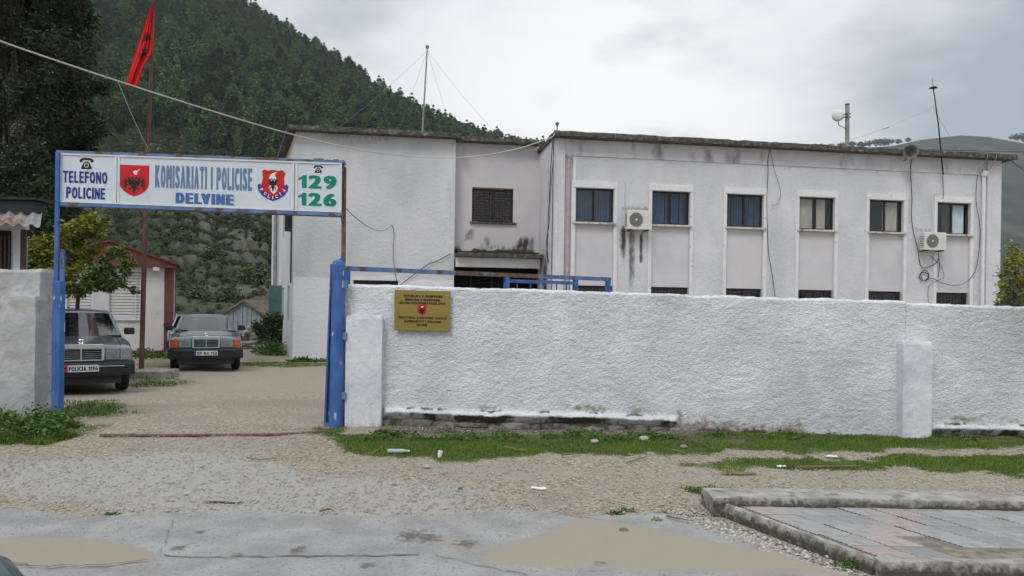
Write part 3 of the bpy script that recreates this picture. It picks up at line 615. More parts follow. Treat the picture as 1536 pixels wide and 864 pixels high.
# thin to a minimum spacing
cell = {}; sel = []
for i in np.argsort(yq):
    X, Y = kq[i] * yq[i], yq[i]; c_ = (int(X // 4.0), int(Y // 4.0))
    if c_ in cell: continue
    cell[c_] = 1; sel.append(i)
sel = np.array(sel); kq, yq, zq = kq[sel], yq[sel], zq[sel]
vis = (kq > -.60) & (kq < .04); order = np.argsort(np.where(vis, yq, yq + 1000)); ind = order[:297]; oth = order[297:]
rp = random.Random(3)
for j, i in enumerate(ind[:300]):
    src = pines[j % 3]; s_ = rp.uniform(.7, 1.6)
    if j < 3: src.location = (kq[i] * yq[i], yq[i], zq[i]); src.scale = (s_,) * 3; W[src.name] = Matrix.Translation(src.location)
    else: copy_tree(src, (kq[i] * yq[i], yq[i], zq[i] - .2), rp.uniform(0, 6.28), (s_ * rp.uniform(.85, 1.15), s_, s_ * rp.uniform(.85, 1.25)))
def scatter(name, protos, P, scales, m, label, cat):
    me = bpy.data.meshes.new(name); me.vertices.add(len(P)); me.vertices.foreach_set('co', np.asarray(P, np.float32).ravel())
    a = me.attributes.new('sc', 'FLOAT', 'POINT'); a.data.foreach_set('value', np.asarray(scales, np.float32)); me.update()
    o = bpy.data.objects.new(name, me); COL.objects.link(o)
    g = bpy.data.node_groups.new(name, 'GeometryNodeTree'); g.interface.new_socket('Geometry', in_out='INPUT', socket_type='NodeSocketGeometry'); g.interface.new_socket('Geometry', in_out='OUTPUT', socket_type='NodeSocketGeometry')
    N = g.nodes; K = g.links.new; gi = N.new('NodeGroupInput'); go = N.new('NodeGroupOutput'); iop = N.new('GeometryNodeInstanceOnPoints'); gti = N.new('GeometryNodeGeometryToInstance')
    for p in protos:
        oi = N.new('GeometryNodeObjectInfo'); oi.inputs['Object'].default_value = p; oi.inputs['As Instance'].default_value = True; K(oi.outputs['Geometry'], gti.inputs[0])
    K(gi.outputs[0], iop.inputs['Points']); K(gti.outputs[0], iop.inputs['Instance']); iop.inputs['Pick Instance'].default_value = True
    ri = N.new('FunctionNodeRandomValue'); ri.data_type = 'INT'; ri.inputs[4].default_value = 0; ri.inputs[5].default_value = len(protos) - 1; K(ri.outputs[2], iop.inputs['Instance Index'])
    rr = N.new('FunctionNodeRandomValue'); rr.data_type = 'FLOAT'; rr.inputs[2].default_value = 0; rr.inputs[3].default_value = 6.28; rr.inputs['Seed'].default_value = 3
    cx = N.new('ShaderNodeCombineXYZ'); K(rr.outputs[1], cx.inputs[2]); K(cx.outputs[0], iop.inputs['Rotation'])
    na = N.new('GeometryNodeInputNamedAttribute'); na.data_type = 'FLOAT'; na.inputs['Name'].default_value = 'sc'; K(na.outputs[0], iop.inputs['Scale'])
    K(iop.outputs[0], go.inputs[0]); md = o.modifiers.new('scatter', 'NODES'); md.node_group = g
    return tagit(o, label, cat, None, 'stuff')
scatter('pine_forest', [[c for c in p.children if c.name.startswith('crown')][0] for p in pines], np.stack([kq[oth] * yq[oth], yq[oth], zq[oth] - .2], -1), RNG.uniform(.6, 1.6, len(oth)), 'pine', 'dark pine forest covering the upper hillside', 'forest')
print('pines', len(kq))

# scrub on the terraces: a few large bushes of their own, the rest a mass
def bush_mesh(seed, r=1., n=420, lumps=9, sz=.16, fl=.7):
    R_ = np.random.default_rng(seed); P = []
    for i in range(lumps):
        an = R_.random() * 6.28; rr = r * .6 * R_.random(); c = np.array([math.cos(an) * rr, math.sin(an) * rr, r * R_.uniform(.15, .65)]); s_ = r * R_.uniform(.28, .5)
        p = R_.normal(size=(n // lumps, 3)); p /= np.linalg.norm(p, axis=1)[:, None]; P.append(c + p * s_ * R_.uniform(.6, 1.05, (len(p), 1)))
    return tri_cloud(np.concatenate(P), sz, fl)
bushes = []
spots = [(372, 402, 58, 2.6), (268, 350, 75, 2.2), (320, 372, 66, 2.0), (395, 350, 80, 2.4), (290, 300, 105, 3.0), (360, 330, 92, 2.6), (240, 290, 112, 3.0), (180, 320, 90, 2.6), (402, 290, 120, 3.4), (325, 262, 150, 3.6), (345, 430, 50, 1.8), (290, 440, 50, 1.6)]
for i, (px_, py_, Y_, r_) in enumerate(spots):
    k_ = kof(px_); z_, _ = hill_z(np.array([k_]), np.array([float(Y_)]))
    if i < 3:
        Vb = bush_mesh(i, 1.); q = np_mesh('shrub', Vb, np.arange(len(Vb)).reshape(-1, 3), 'scrub', label='dark round shrub on the terraced slope below the pines', cat='shrub', group='large shrubs on the terraces')
        bushes.append(q); q.location = (k_ * Y_, Y_, float(z_[0]) - .3); q.scale = (r_ * .8, r_ * .8, r_ * .7)
    else:
        copy_tree(bushes[i % 3], (k_ * Y_, Y_, float(z_[0]) - .3), i * 1.3, (r_ * .8, r_ * .8, r_ * .7))
n = 24000; ks = RNG.uniform(-.75, .1, n); ysc = 44 + 165 * RNG.random(n) ** .75; zs_, _ = hill_z(ks, ysc); kp = fbm(ks * 30, ysc * .06, 3) > .30
scatter('hillside_scrub', bushes, np.stack([ks[kp] * ysc[kp], ysc[kp], zs_[kp] - .12], -1), RNG.uniform(.18, .95, kp.sum()) * np.interp(ysc[kp], [44, 200], [.55, 1.3]), 'scrub', 'low grey green scrub covering the terraced slope', 'scrub')
# pines on the far ridge at the right
rt_ = None
rid = [(1246, 223, .9), (1262, 221, 1.), (1278, 222, 1.1), (1290, 220, 1.), (1302, 219, 1.1), (1313, 219, 1.2), (1322, 217, 1.3), (1334, 219, 1.2), (1348, 218, .9), (1362, 214, .8), (1522, 212, 1.2), (1534, 213, 1.5), (1230, 224, .8), (1296, 221, .8), (1328, 220, .9)]
for i, (px_, py_, s_) in enumerate(rid):
    k_, _e = ray(px_, py_); Er_ = np.interp(k_, _FH[:, 0], _FH[:, 1]); loc = (k_ * 1148, 1148, Er_ * 1148 + EYE - 1)
    if i == 0:
        Vb = bush_mesh(20, 1., 400, 7, .2); Vb[:, 2] += .5
        rt_ = np_mesh('ridge_tree', Vb, np.arange(len(Vb)).reshape(-1, 3), 'scrub', label='tiny dark round tree on the skyline of the far hill', cat='tree', group='trees on the far ridge'); rt_.location = loc; rt_.scale = (8 * s_, 8 * s_, 7 * s_)
    else: copy_tree(rt_, loc, i, (8 * s_, 8 * s_, 7 * s_))

# ================================================================== POLICE STATION BUILDING
ANG = math.radians(9); OB = Vector((1.27, 23.5, 0)); GB = -.14
BM_ = Matrix.Translation(OB) @ Matrix.Rotation(ANG, 4, 'Z')
def BT(dx, dy, dz=0, rz=0): return BM_ @ Matrix.Translation((dx, dy, dz)) @ Matrix.Rotation(rz, 4, 'Z')
def bl(px, py, d=0):              # measured pixel -> building x, z on the plane y=d
    kx, kz = ray(px, py); u_ = (math.cos(ANG), math.sin(ANG)); v_ = (-u_[1], u_[0])
    s_ = -(OB.x + d * v_[0] - kx * (OB.y + d * v_[1])) / (u_[0] - kx * u_[1]); Y = OB.y + s_ * u_[1] + d * v_[1]
    return s_, EYE + kz * Y
station = thing('police_station', 'long white two storey police station behind the wall, flat roof and two rows of windows', 'building', (OB.x, OB.y, GB), ANG)
ZR, ZR2 = 7.07, 7.33                # underside of the two roof slabs
WIN_X = [1.335 + 2.575 * i for i in range(6)]
WZ0, WZ1, WW = 4.40, 5.54, 1.30
holes = []
for x in WIN_X: holes.append((x - WW / 2, x + WW / 2, 1.05, WZ1))
def dirt_main(x, z):
    n = fbm(x * 1.3, z * .5, 4)
    d = .50 * soft_rect(x, z, 2.2, 3.2, 4.80, 5.05, .09)
    d = np.maximum(d, .95 * soft_rect(x, z, 2.22, 2.42, 3.1, 4.35, .10) * sst(2.7, 3.9, z)); d = np.maximum(d, .8 * soft_rect(x, z, 2.52, 2.7, 1.5, 4.25, .10) * sst(1.2, 3.2, z)); d = np.maximum(d, .9 * soft_rect(x, z, 2.88, 3.0, 3.2, 4.2, .06))
    d = np.maximum(d, .42 * soft_rect(x, z, 12.6, 13.4, 4.42, 4.7, .09)); d = np.maximum(d, .25 * sst(6.3, 6.6, z)); d = np.maximum(d, .45 * sst(15.2, 15.7, x) * n * 1.5)
    d = np.maximum(d, .3 * soft_rect(x, z, .0, .35, 2, 7, .08))
    for i_ in range(6):      # water marks that run down from the ends of the sills and from the roof edge
        for e_ in (-.72, .72): xc = 1.335 + 2.575 * i_ + e_; d = np.maximum(d, .30 * soft_rect(x, z, xc - .05, xc + .05, 3.4, 4.4, .07) * sst(3.3, 4.4, z))
    d = np.maximum(d, .30 * sst(5.8, 6.55, z) * sst(.5, .68, fbm(x * 1.7 + 5, z * .15, 4))); d = np.maximum(d, .45 * (1 - sst(.3, 1.0, z))); return d
def wl(x, z): return np.zeros(x.shape)
wall_panel(0, 16.0, GB - .1, 6.55, holes, BM_, .12, dirt_main, wl, .20).build('wall', 'facade', station)
MB(BM_).box(.36, 15.46, -.035, .2, 6.553, ZR).build('fascia_band', 'band', station)
wp = wall_panel(0, 16.0, 6.55, ZR, [], BT(0, .01), .12, dirt_main, wl, .2); wp.build('wall', 'facade', station)
# corner pilasters
for a, b_, nm in ((0, .345, 'pilaster'), (15.47, 16.02, 'pilaster')):
    q = wall_panel(a, b_, GB - .1, ZR - .003, [], BT(0, -.075), .12, lambda x, z: (.25 + .45 * (x > 8) * sst(15.9, 15.5, x)) * sst(.35, .6, fbm(x * 3, z * .8, 3)), wl, .1)
    q.add([(a, .0, GB - .1), (a, .16, GB - .1), (a, .16, ZR - .003), (a, .0, ZR - .003)], [(1, 0, 3, 2)]); q.add([(b_, .0, GB - .1), (b_, .16, GB - .1), (b_, .16, ZR - .003), (b_, .0, ZR - .003)], [(0, 1, 2, 3)])
    q.at = {}
    q.build('pilaster', 'facade', station)
# end, side and back walls
def plain_wall(p, q, z0, z1, m, holes_=(), dirt=None, step=.15, nm='wall', depth=.2):
    p = Vector((*p, 0)); q = Vector((*q, 0)); d = q - p; M = BM_ @ Matrix.Translation(p) @ Matrix.Rotation(math.atan2(d.y, d.x), 4, 'Z')
    wall_panel(0, d.length, z0, z1, list(holes_), M, step, dirt, wl, depth).build(nm, m, station); return M
plain_wall((16.02, 0.085), (16.02, 9), GB - .1, ZR, 'facade', step=.6)
plain_wall((16.02, 9), (0, 9), GB - .1, ZR, 'facade', step=1.0)
# left face of the right block, facing the entrance recess
plain_wall((-.02, 2.4), (-.02, .085), GB - .1, ZR, 'facade', dirt=lambda x, z: .85 * soft_rect(x, z, .9, 1.5, 1, 4.2, .3) * sst(4.6, 2.5, z) + .35 * soft_rect(x, z, 1.4, 1.9, 0, 7, .12))
# recess
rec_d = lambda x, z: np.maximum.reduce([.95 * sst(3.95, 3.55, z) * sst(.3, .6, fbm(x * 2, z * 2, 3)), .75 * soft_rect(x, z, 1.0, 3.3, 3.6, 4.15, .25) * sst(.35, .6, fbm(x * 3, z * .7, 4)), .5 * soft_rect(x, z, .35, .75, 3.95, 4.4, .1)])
WRX0, WRX1, WRZ0, WRZ1 = .62, 2.06, 4.63, 5.79
plain_wall((-2.975, 2.4), (-.02, 2.4), 3.3, ZR2, 'facade_pink', [(WRX0, WRX1, WRZ0, WRZ1)], rec_d, nm='wall')
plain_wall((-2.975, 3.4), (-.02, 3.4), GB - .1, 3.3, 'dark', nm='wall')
plain_wall((-2.975, 1.99), (-2.975, 2.4), GB - .1, ZR2, 'facade_pink', nm='wall')
plain_wall((-2.975, 2.4), (-2.975, 3.4), GB - .1, 3.3, 'facade_pink', nm='wall')
# left block
M_left = BT(-8.22, 1.99)
def dirt_l(x, z): return np.maximum.reduce([.5 * sst(.75, .4, z) * sst(.3, .6, fbm(x * 2, z * 2, 3)) + .75 * sst(.62, .36, z), .6 * soft_rect(x, z, 3.6, 5.3, 2.9, 3.6, .2) * sst(.68, .8, fbm(x * .9, z * .9, 2)), .35 * sst(6.6, 7.3, z) * sst(.35, .6, fbm(x * 1.5, z * .3, 4))])
def white_l(x, z): return sst(2.62 + .02, 2.52, z) * .92
wall_panel(0, 5.245, GB - .1, ZR2, [(1.92, 3.38, 1.5, 2.52)], M_left, .12, dirt_l, white_l, .2).build('wall', 'facade', station)
LB = (-8.22, 1.99); LE = (-10.45, 12.6)
dv = Vector(LB) - Vector(LE); side_len = dv.length
plain_wall(LE, LB, GB - .1, ZR2, 'facade', [(side_len - 5.6, side_len - 4.5, 1.1, 2.35), (side_len - 2.6, side_len - 1.7, 1.1, 2.35), (side_len - 5.6, side_len - 4.5, 4.3, 5.6), (side_len - 2.6, side_len - 1.7, 4.3, 5.6)], step=.3)
M_side = BM_ @ Matrix.Translation((*LE, 0)) @ Matrix.Rotation(math.atan2(dv.y, dv.x), 4, 'Z')
plain_wall((-.02, 12.6), LE, GB - .1, ZR2, 'facade', step=1.)
plain_wall((-.02, 9), (-.02, 12.6), GB - .1, ZR2, 'facade', step=1.)
MB(BM_).prism([(0, ZR)], 0, 1) if False else None
# the higher recess wall steps down onto the right block roof
plain_wall((-.021, 9.0), (-.021, 2.4), ZR, ZR2, 'facade', step=.6)
# roof slabs with a broken, weathered lip
def slab(P, z0, z1, nm, seed):
    top = []; P2 = []
    for i in range(len(P)):
        a, b_ = Vector(P[i]), Vector(P[(i + 1) % len(P)]); n_ = max(1, int((b_ - a).length / .18))
        for k_ in range(n_): P2.append(a.lerp(b_, k_ / n_))
    R_ = random.Random(seed); mb = MB(BM_); n_ = len(P2)
    c = sum(P2, Vector((0, 0))) / n_
    lo = [(p.x, p.y, z0 + R_.uniform(-.006, .006)) for p in P2]; mid = [(p.x + R_.uniform(-.012, .012), p.y + R_.uniform(-.014, .014), (z0 + z1) / 2) for p in P2]
    hi = [(p.x + R_.uniform(-.012, .012), p.y + R_.uniform(0, .03), z1 + R_.uniform(-.02, .015)) for p in P2]
    vs = lo + mid + hi; fs = []
    for i in range(n_):
        j = (i + 1) % n_; fs += [(i, j, n_ + j, n_ + i), (n_ + i, n_ + j, 2 * n_ + j, 2 * n_ + i)]
    fs += [tuple(range(n_))[::-1], tuple(range(2 * n_, 3 * n_))]
    mb.add(vs, fs); return mb.build(nm, 'concrete_dark', station)
slab([(-.08, -.42), (16.34, -.42), (16.34, 9.3), (-.08, 9.3)], ZR, ZR + .16, 'roof_slab', 1)
slab([(-8.42, 1.62), (-2.80, 1.62), (-2.80, 2.02), (-.10, 2.02), (-.10, 12.9), (-10.7, 12.9), (-10.78, 12.6)], ZR2, ZR2 + .15, 'roof_slab', 2)
# entrance canopy with moss on it
cx0, cz1 = bl(672, 381, 1.3); cx1, _ = bl(820, 392, 1.3)
MB(BM_).box(-2.97, -.03, 1.25, 2.39, 3.34, 3.47).build('canopy', 'concrete_dark', station, bevel=.01)
MB(BM_).box(-2.95, -.10, 1.55, 1.75, 3.02, 3.335).build('canopy_beam', 'trim', station)
mm_ = MB(BM_); R_ = random.Random(5)
secs = []
for i in range(41):
    x = -2.9 + 2.75 * i / 40; h_ = .05 + .10 * float(fbm(np.array(i * .3), np.array(.5), 3)) * (1 if 8 < i < 38 else .4)
    secs.append([(x, 1.45, 3.472), (x, 1.5, 3.472 + h_), (x, 1.9, 3.48 + h_ * 1.5), (x, 2.395, 3.48 + h_ * 2)])
mm_.loft(secs, caps=False, closed=False).build('moss_dark', 'moss_dark', station)
# doorway under the canopy: dark frames and a glazed door
for x in (-2.3, -1.55, -.95): MB(BM_).box(x, x + .06, 3.25, 3.32, GB, 2.95).build('door_post', 'frame', station)
dr = MB(BM_).box(-2.2, -1.6, 3.2, 3.25, GB, 2.3).build('door', 'frame', station)
MB(BM_).box(-1.68, -1.64, 3.14, 3.2, 1.2, 1.4).build('handle', 'chrome', dr)

# windows -----------------------------------------------------------
def curtain(M, x0, x1, z0, z1, y, m, parent, folds=9, amp=.02, nm='curtain'):
    n_ = folds * 6; mb = MB(M); vs = []
    for j, z in enumerate((z0, z1)):
        for i in range(n_ + 1):
            x = x0 + (x1 - x0) * i / n_; vs.append((x, y + amp * math.sin(i * 2 * math.pi / 6 + .6 * math.sin(i * .37)), z))
    mb.add(vs, [(i, i + 1, n_ + 2 + i, n_ + 1 + i) for i in range(n_)]); return mb.build(nm, m, parent)
def blinds(M, x0, x1, z0, z1, y, parent, seed):
    R_ = random.Random(seed); x = x0
    mb = MB(M)
    while x < x1 - .04:
        a = R_.uniform(-.02, .02); mb.add([(x, y - a, z0), (x + .078, y + a, z0), (x + .078, y + a, z1), (x, y - a, z1)], [(0, 1, 2, 3)]); x += .088 if R_.random() > .12 else .12
    return mb.build('blind', 'blind', parent)
def window(M, x0, x1, z0, z1, kind, fm, idx, lab=None):
    w_ = MB(M); y = .085; f_ = .045
    w_.box(x0, x1, y, y + .05, z0, z0 + f_); w_.box(x0, x1, y, y + .05, z1 - f_, z1); w_.box(x0, x0 + f_, y, y + .05, z0 + f_, z1 - f_); w_.box(x1 - f_, x1, y, y + .05, z0 + f_, z1 - f_)
    xm = (x0 + x1) / 2; w_.box(xm - .03, xm + .03, y - .004, y + .046, z0 + f_, z1 - f_)
    wo = w_.build('window', fm, station, label=lab)
    for a, b_ in ((x0 + f_, xm - .03), (xm + .03, x1 - f_)):
        if kind == 'open' and a > xm - .1: continue
        MB(M).box(a, b_, y + .018, y + .024, z0 + f_, z1 - f_).build('pane', 'glass', wo)
    if kind == 'blind': blinds(M, x0 + .05, x1 - .05, z0 + .03, z1 - .02, y + .11, wo, idx)
    if kind == 'curtain': curtain(M, x0 + .05, xm - .04, z0 + .02, z1 - .03, y + .11, 'curtain', wo, 6); curtain(M, xm + .03, x1 - .22, z0 + .02, z1 - .03, y + .12, 'curtain', wo, 5)
    if kind == 'half': curtain(M, xm + .0, x1 - .10, z0 + .02, z1 - .03, y + .12, 'curtain', wo, 5)
    if kind == 'open': curtain(M, xm + .08, x1 - .08, z0 + .03, z1 - .04, y + .10, 'curtain_blue', wo, 4, .015); MB(M).box(x0 + .28, x0 + .66, y + .06, y + .10, z0 + .04, z1 - .04).build('sash', fm, wo)
    # dark room box behind
    return wo
KND = ['blind', 'blind', 'blind', 'curtain', 'half', 'open']
LABW = ['window with blue vertical blinds, nearest the entrance', 'window with blue blinds right of the first air conditioner', 'window with dark blue blinds', 'window with beige curtains drawn across', 'half open window with one beige curtain', 'dark window with pale blue curtain beside the second air conditioner']
for i, x in enumerate(WIN_X):
    x0, x1 = x - WW / 2, x + WW / 2
    window(BT(0, .0), x0 + .005, x1 - .005, WZ0 + .05, WZ1 - .005, KND[i], 'frame_navy' if i < 3 else 'frame', i, LABW[i])
    MB(BM_).box(x0 + .003, x1 - .003, .055, .19, 2.42, WZ0 - .022).build('panel', 'panel', station)
    MB(BM_).box(x0 - .07 if False else x0 - .075, x1 + .075, -.115, .19, WZ0 - .02, WZ0 + .045).build('sill', 'sill', station, bevel=.008)
    # raised white surround: lintel and the two long strips
    for a, b_ in ((x0 - .115, x0 - .002), (x1 + .002, x1 + .115)):
        MB(BM_).box(a, b_, -.05, .02, .6, WZ1 + .0).build('surround', 'trim', station)
    MB(BM_).box(x0 - .115, x1 + .115, -.053, .02, WZ1 + .003, WZ1 + .22).build('lintel', 'trim', station, bevel=.006)
    MB(BM_).box(x0 - .03, x1 + .03, -.07, -.0531, WZ1 + .005, WZ1 + .10).build('shutter_box', 'trim', station)
    # ground floor window behind bars
    g_ = MB(BM_).box(x0 + .003, x1 - .003, .12, .17, 2.34, 2.415); g_.box(x0 + .003, x0 + .05, .12, .17, 1.1, 2.34); g_.box(x1 - .05, x1 - .003, .12, .17, 1.1, 2.34); g_.box(x - .02, x + .02, .12, .17, 1.1, 2.34)
    gw = g_.build('barred_window', 'frame', station)
    MB(BM_).box(x0 + .05, x1 - .05, .14, .15, 1.1, 2.34).build('pane', 'glass', gw)
    for k_ in range(11):
        xx = x0 + .08 + (WW - .16) * k_ / 10; MB(BM_).tube([(xx, .035, 1.08), (xx, .035, 2.36)], .009, 5).build('bar', 'iron', gw)
    MB(BM_).tube([(x0 + .02, .035, 2.30), (x1 - .02, .035, 2.30)], .009, 5).build('bar', 'iron', gw)
# recess window with a lattice
MR = BT(-2.975, 2.4)
wr = window(MR, WRX0 + .005, WRX1 - .005, WRZ0 + .005, WRZ1 - .005, 'none', 'frame', 30, 'dark lattice barred window above the entrance')
for k_ in range(12):
    z = WRZ0 + .06 + (WRZ1 - WRZ0 - .12) * k_ / 11; MB(MR).box(WRX0 + .01, WRX1 - .01, .02, .034, z - .008, z + .008).build('bar', 'iron', wr)
for k_ in range(8):
    x = WRX0 + .08 + (WRX1 - WRX0 - .16) * k_ / 7; MB(MR).box(x - .008, x + .008, .036, .05, WRZ0, WRZ1).build('bar', 'iron', wr)
MB(MR).box(WRX0 - .06, WRX1 + .12, -.09, .08, WRZ0 - .065, WRZ0 + .0).build('sill', 'concrete_dark', station, bevel=.008)
MB(MR).box(WRX0 + .02, WRX1 - .02, -.02, .03, WRZ1 - .02, WRZ1 + .03).build('lintel', 'rust', station)
ls = MB(M_left).box(1.93, 3.37, .1, .14, 1.5, 2.51).build('slot_window', 'frame', station)
MB(M_left).box(1.86, 3.44, -.03, .05, 2.523, 2.66).build('lintel', 'trim', station)
# interior: floors so that rooms stay dark, and back partitions
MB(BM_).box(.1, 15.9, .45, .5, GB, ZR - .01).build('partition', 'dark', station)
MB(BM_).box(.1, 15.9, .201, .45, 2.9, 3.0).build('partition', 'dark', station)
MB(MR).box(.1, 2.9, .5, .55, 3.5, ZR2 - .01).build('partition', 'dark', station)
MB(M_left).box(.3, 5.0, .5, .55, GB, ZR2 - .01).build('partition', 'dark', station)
# side face: shutters, pipe
for (a, b_, z0, z1) in ((side_len - 5.6, side_len - 4.5, 1.1, 2.35), (side_len - 2.6, side_len - 1.7, 1.1, 2.35), (side_len - 5.6, side_len - 4.5, 4.3, 5.6), (side_len - 2.6, side_len - 1.7, 4.3, 5.6)):
    MB(M_side).box(a + .01, b_ - .01, .10, .16, z0 + .01, z1 - .01).build('window', 'frame', station)
for x_, z0, z1, hw_ in ((side_len - 5.75, 1.05, 2.45, .25), (side_len - 1.45, 4.2, 5.6, .1)):
    sh = MB(M_side).box(x_, x_ + .05, -hw_ * 2, 0, z0, z1).build('shutter', 'green_shutter' if z0 < 2 else 'frame', station)
MB(M_side).tube([(side_len - 8.2, -.14, GB), (side_len - 8.2, -.14, ZR2 - .1)], .075, 8).build('downpipe', 'steel', station)
MB(M_side).box(side_len - 9.6, side_len - 8.5, -.22, 0, 2.3, ZR2 - .3).build('pilaster', 'facade', station)
MB(M_side).tube([(side_len - .35, -.06, 2.4), (side_len - .35, -.06, ZR2 - 1.6), (side_len - .5, -.06, ZR2 - 1.4)], .03, 6).build('conduit', 'cable', station)
# down pipes on the front
MB(BM_).tube([(.46, -.085, GB), (.46, -.085, 6.50)], .055, 8).build('downpipe', 'pipe_pink', station)
MB(BM_).box(.39, .55, -.17, -.04, 6.47, 6.60).build('pipe_head', 'pipe_pink', station, bevel=.02)
MB(BM_).box(.62, .72, -.03, -.0, GB, 6.5).build('surround', 'trim', station)
MB(BM_).tube([(15.30, -.10, GB), (15.30, -.10, 6.50)], .06, 8).build('downpipe', 'trim', station)
MB(BM_).tube([(15.30, -.10, 6.50), (15.32, -.14, 6.68)], .10, 8, .12).build('pipe_head', 'trim', station)
for s_ in (-.18, .16): MB(BM_).tube([(15.30 + s_ * .3, -.12, 6.6), (15.30 + s_, -.2, 6.75), (15.30 + s_, -.44, 7.05), (15.30 + s_, -.46, 7.26), (15.30 + s_ * .7, -.3, 7.27)], .014, 6).build('conduit', 'steel', station)

# ---- air conditioners on brackets
def air_con(xc, zc, label, flip=1, sc_=1.0):
    r_ = thing('air_conditioner', label, 'air conditioner', BM_ @ Vector((xc, -.12, zc - .31)), ANG, None); M = W[r_.name]
    w2, h_, d_ = .41 * sc_, .60 * sc_, .28
    MB(M).box(-w2, w2, -d_, 0, .0, h_).build('casing', 'ac', r_, bevel=.02)
    fx = -.12 * flip; ring = MB(M); 
    rg = MB(M).disc((fx, -d_ - .002, h_ * .5), (0, -1, 0), .225, .012, 24).build('fan_opening', 'grille', r_)
    for q_ in (.06, .11, .16, .205):
        pts = [(fx + q_ * math.cos(t_ * math.pi / 12), -d_ - .02, h_ * .5 + q_ * math.sin(t_ * math.pi / 12)) for t_ in range(25)]
        MB(M).tube(pts, .005, 4, caps=False).build('guard_ring', 'grille', rg)
    MB(M).disc((fx, -d_ - .02, h_ * .5), (0, -1, 0), .035, .012, 10).build('hub', 'ac', rg)
    for k_ in range(5): MB(M).box((.17 if flip > 0 else -.37), (.37 if flip > 0 else -.17), -d_ - .006, -d_ - .001, .10 + k_ * .085, .13 + k_ * .085).build('vent_slat', 'grille' if False else 'ac', r_)
    MB(M).box(-w2 + .01, w2 - .01, -d_ - .008, -d_ + .004, 0, .03).build('base_rail', 'ac', r_)
    for s_ in (-.28, .28): MB(M).box(s_ - .02, s_ + .02, -d_ - .04, .12, -.045, -.004).build('bracket', 'iron', r_)
    for k_ in range(7): MB(M).box(-w2 - .004, -w2, -d_ + .04, -.04, .08 + k_ * .06, .11 + k_ * .06).build('side_slat', 'grille', r_)
    return r_
air_con(2.73, 4.54, 'cream air conditioner with black streaks below it, between the first two windows')
air_con(13.22, 4.16, 'cream air conditioner among loose cables beside the last upstairs window')
def smooth(P, k_=4):
    P = [Vector(p) for p in P]; out_ = []
    for i in range(len(P) - 1):
        a, b_, c_, d_ = P[max(i - 1, 0)], P[i], P[i + 1], P[min(i + 2, len(P) - 1)]
        for j in range(k_): t_ = j / k_; out_.append(.5 * (2 * b_ + (c_ - a) * t_ + (2 * a - 5 * b_ + 4 * c_ - d_) * t_ ** 2 + (3 * b_ - a - 3 * c_ + d_) * t_ ** 3))
    return out_ + [P[-1]]
def cab(pts, r, m, name, label, cat='cable', M=BM_, n=5):
    if len(pts) < 14: pts = smooth(pts)
    return MB(M).tube(pts, r * .75, n).build(name, m, None, label, cat)
def sagged(a, b, sag, n=26):
    a = Vector(a); b = Vector(b); return [a.lerp(b, i / n) - Vector((0, 0, sag * 4 * (i / n) * (1 - i / n))) for i in range(n + 1)]
def bp(px, py, d=-.03): s_, z = bl(px, py, d); return (s_, d, z)
cab([bp(937, 318, -.04), bp(937, 300, -.04), bp(938, 273, -.04)], .012, 'cable_white', 'pipe', 'thin white pipe rising from the left air conditioner', 'pipe')
cab([bp(1386, 348, -.06), bp(1399, 347, -.06), bp(1399, 296, -.06), bp(1402, 290, -.06), bp(1410, 290, -.06)], .025, 'ac', 'pipe', 'white hooked pipe above the right air conditioner', 'pipe')
cab([bp(x, y, -.05) for x, y in [(1155, 222), (1152, 240), (1152, 262), (1150, 300), (1151, 340), (1153, 380), (1158, 410), (1163, 448)]], .014, 'cable', 'cable', 'black cable hanging down the wall right of the third window')
cab([bp(x, y, -.06) for x, y in [(1156, 224), (1160, 250), (1168, 275), (1171, 292), (1166, 306), (1158, 308)]], .009, 'cable', 'cable', 'short loose loop of wire under the roof edge')
cab([bp(x, y, -.06) for x, y in [(1368, 238), (1366, 256), (1368, 300), (1367, 322), (1371, 352), (1376, 370), (1380, 395), (1386, 402), (1402, 396), (1408, 388)]], .016, 'cable', 'cable', 'thick black cable falling from the horn loudspeaker')
cab([bp(x, y, -.06) for x, y in [(1413, 240), (1415, 290), (1412, 320), (1411, 350), (1408, 376), (1409, 400), (1407, 416)]], .013, 'cable', 'cable', 'black aerial cable hanging past the last window')
cab([bp(x, y, -.06) for x, y in [(1388, 420), (1400, 418), (1412, 424), (1430, 428), (1448, 424), (1462, 408), (1468, 380), (1470, 340), (1464, 300), (1466, 262)]], .013, 'cable', 'cable', 'slack black cable looping up beside the right downpipe')
cab([bp(x, y, -.06) for x, y in [(1384, 420), (1381, 412), (1386, 405), (1393, 410), (1391, 418), (1383, 421), (1379, 414), (1386, 408), (1394, 414), (1388, 422)]], .018, 'cable', 'cable', 'coil of black cable under the right air conditioner')
cab([bp(x, y, -.06) for x, y in [(1396, 384), (1410, 398), (1416, 415), (1404, 422), (1394, 428), (1392, 440), (1393, 455)]], .010, 'cable', 'cable', 'thin wire dropping to the wall top at the right')
cab([bp(x, y, -.18) for x, y in [(829, 212), (827, 240), (825, 280), (823, 320), (821, 370), (822, 395)]], .020, 'cable', 'cable', 'dark cable bundle down the corner by the entrance')
cab([bp(x, y, -.21) for x, y in [(832, 208), (830, 236), (826, 290), (824, 335), (820, 360), (823, 392)]], .014, 'cable', 'cable', 'second slack cable down the corner by the entrance')
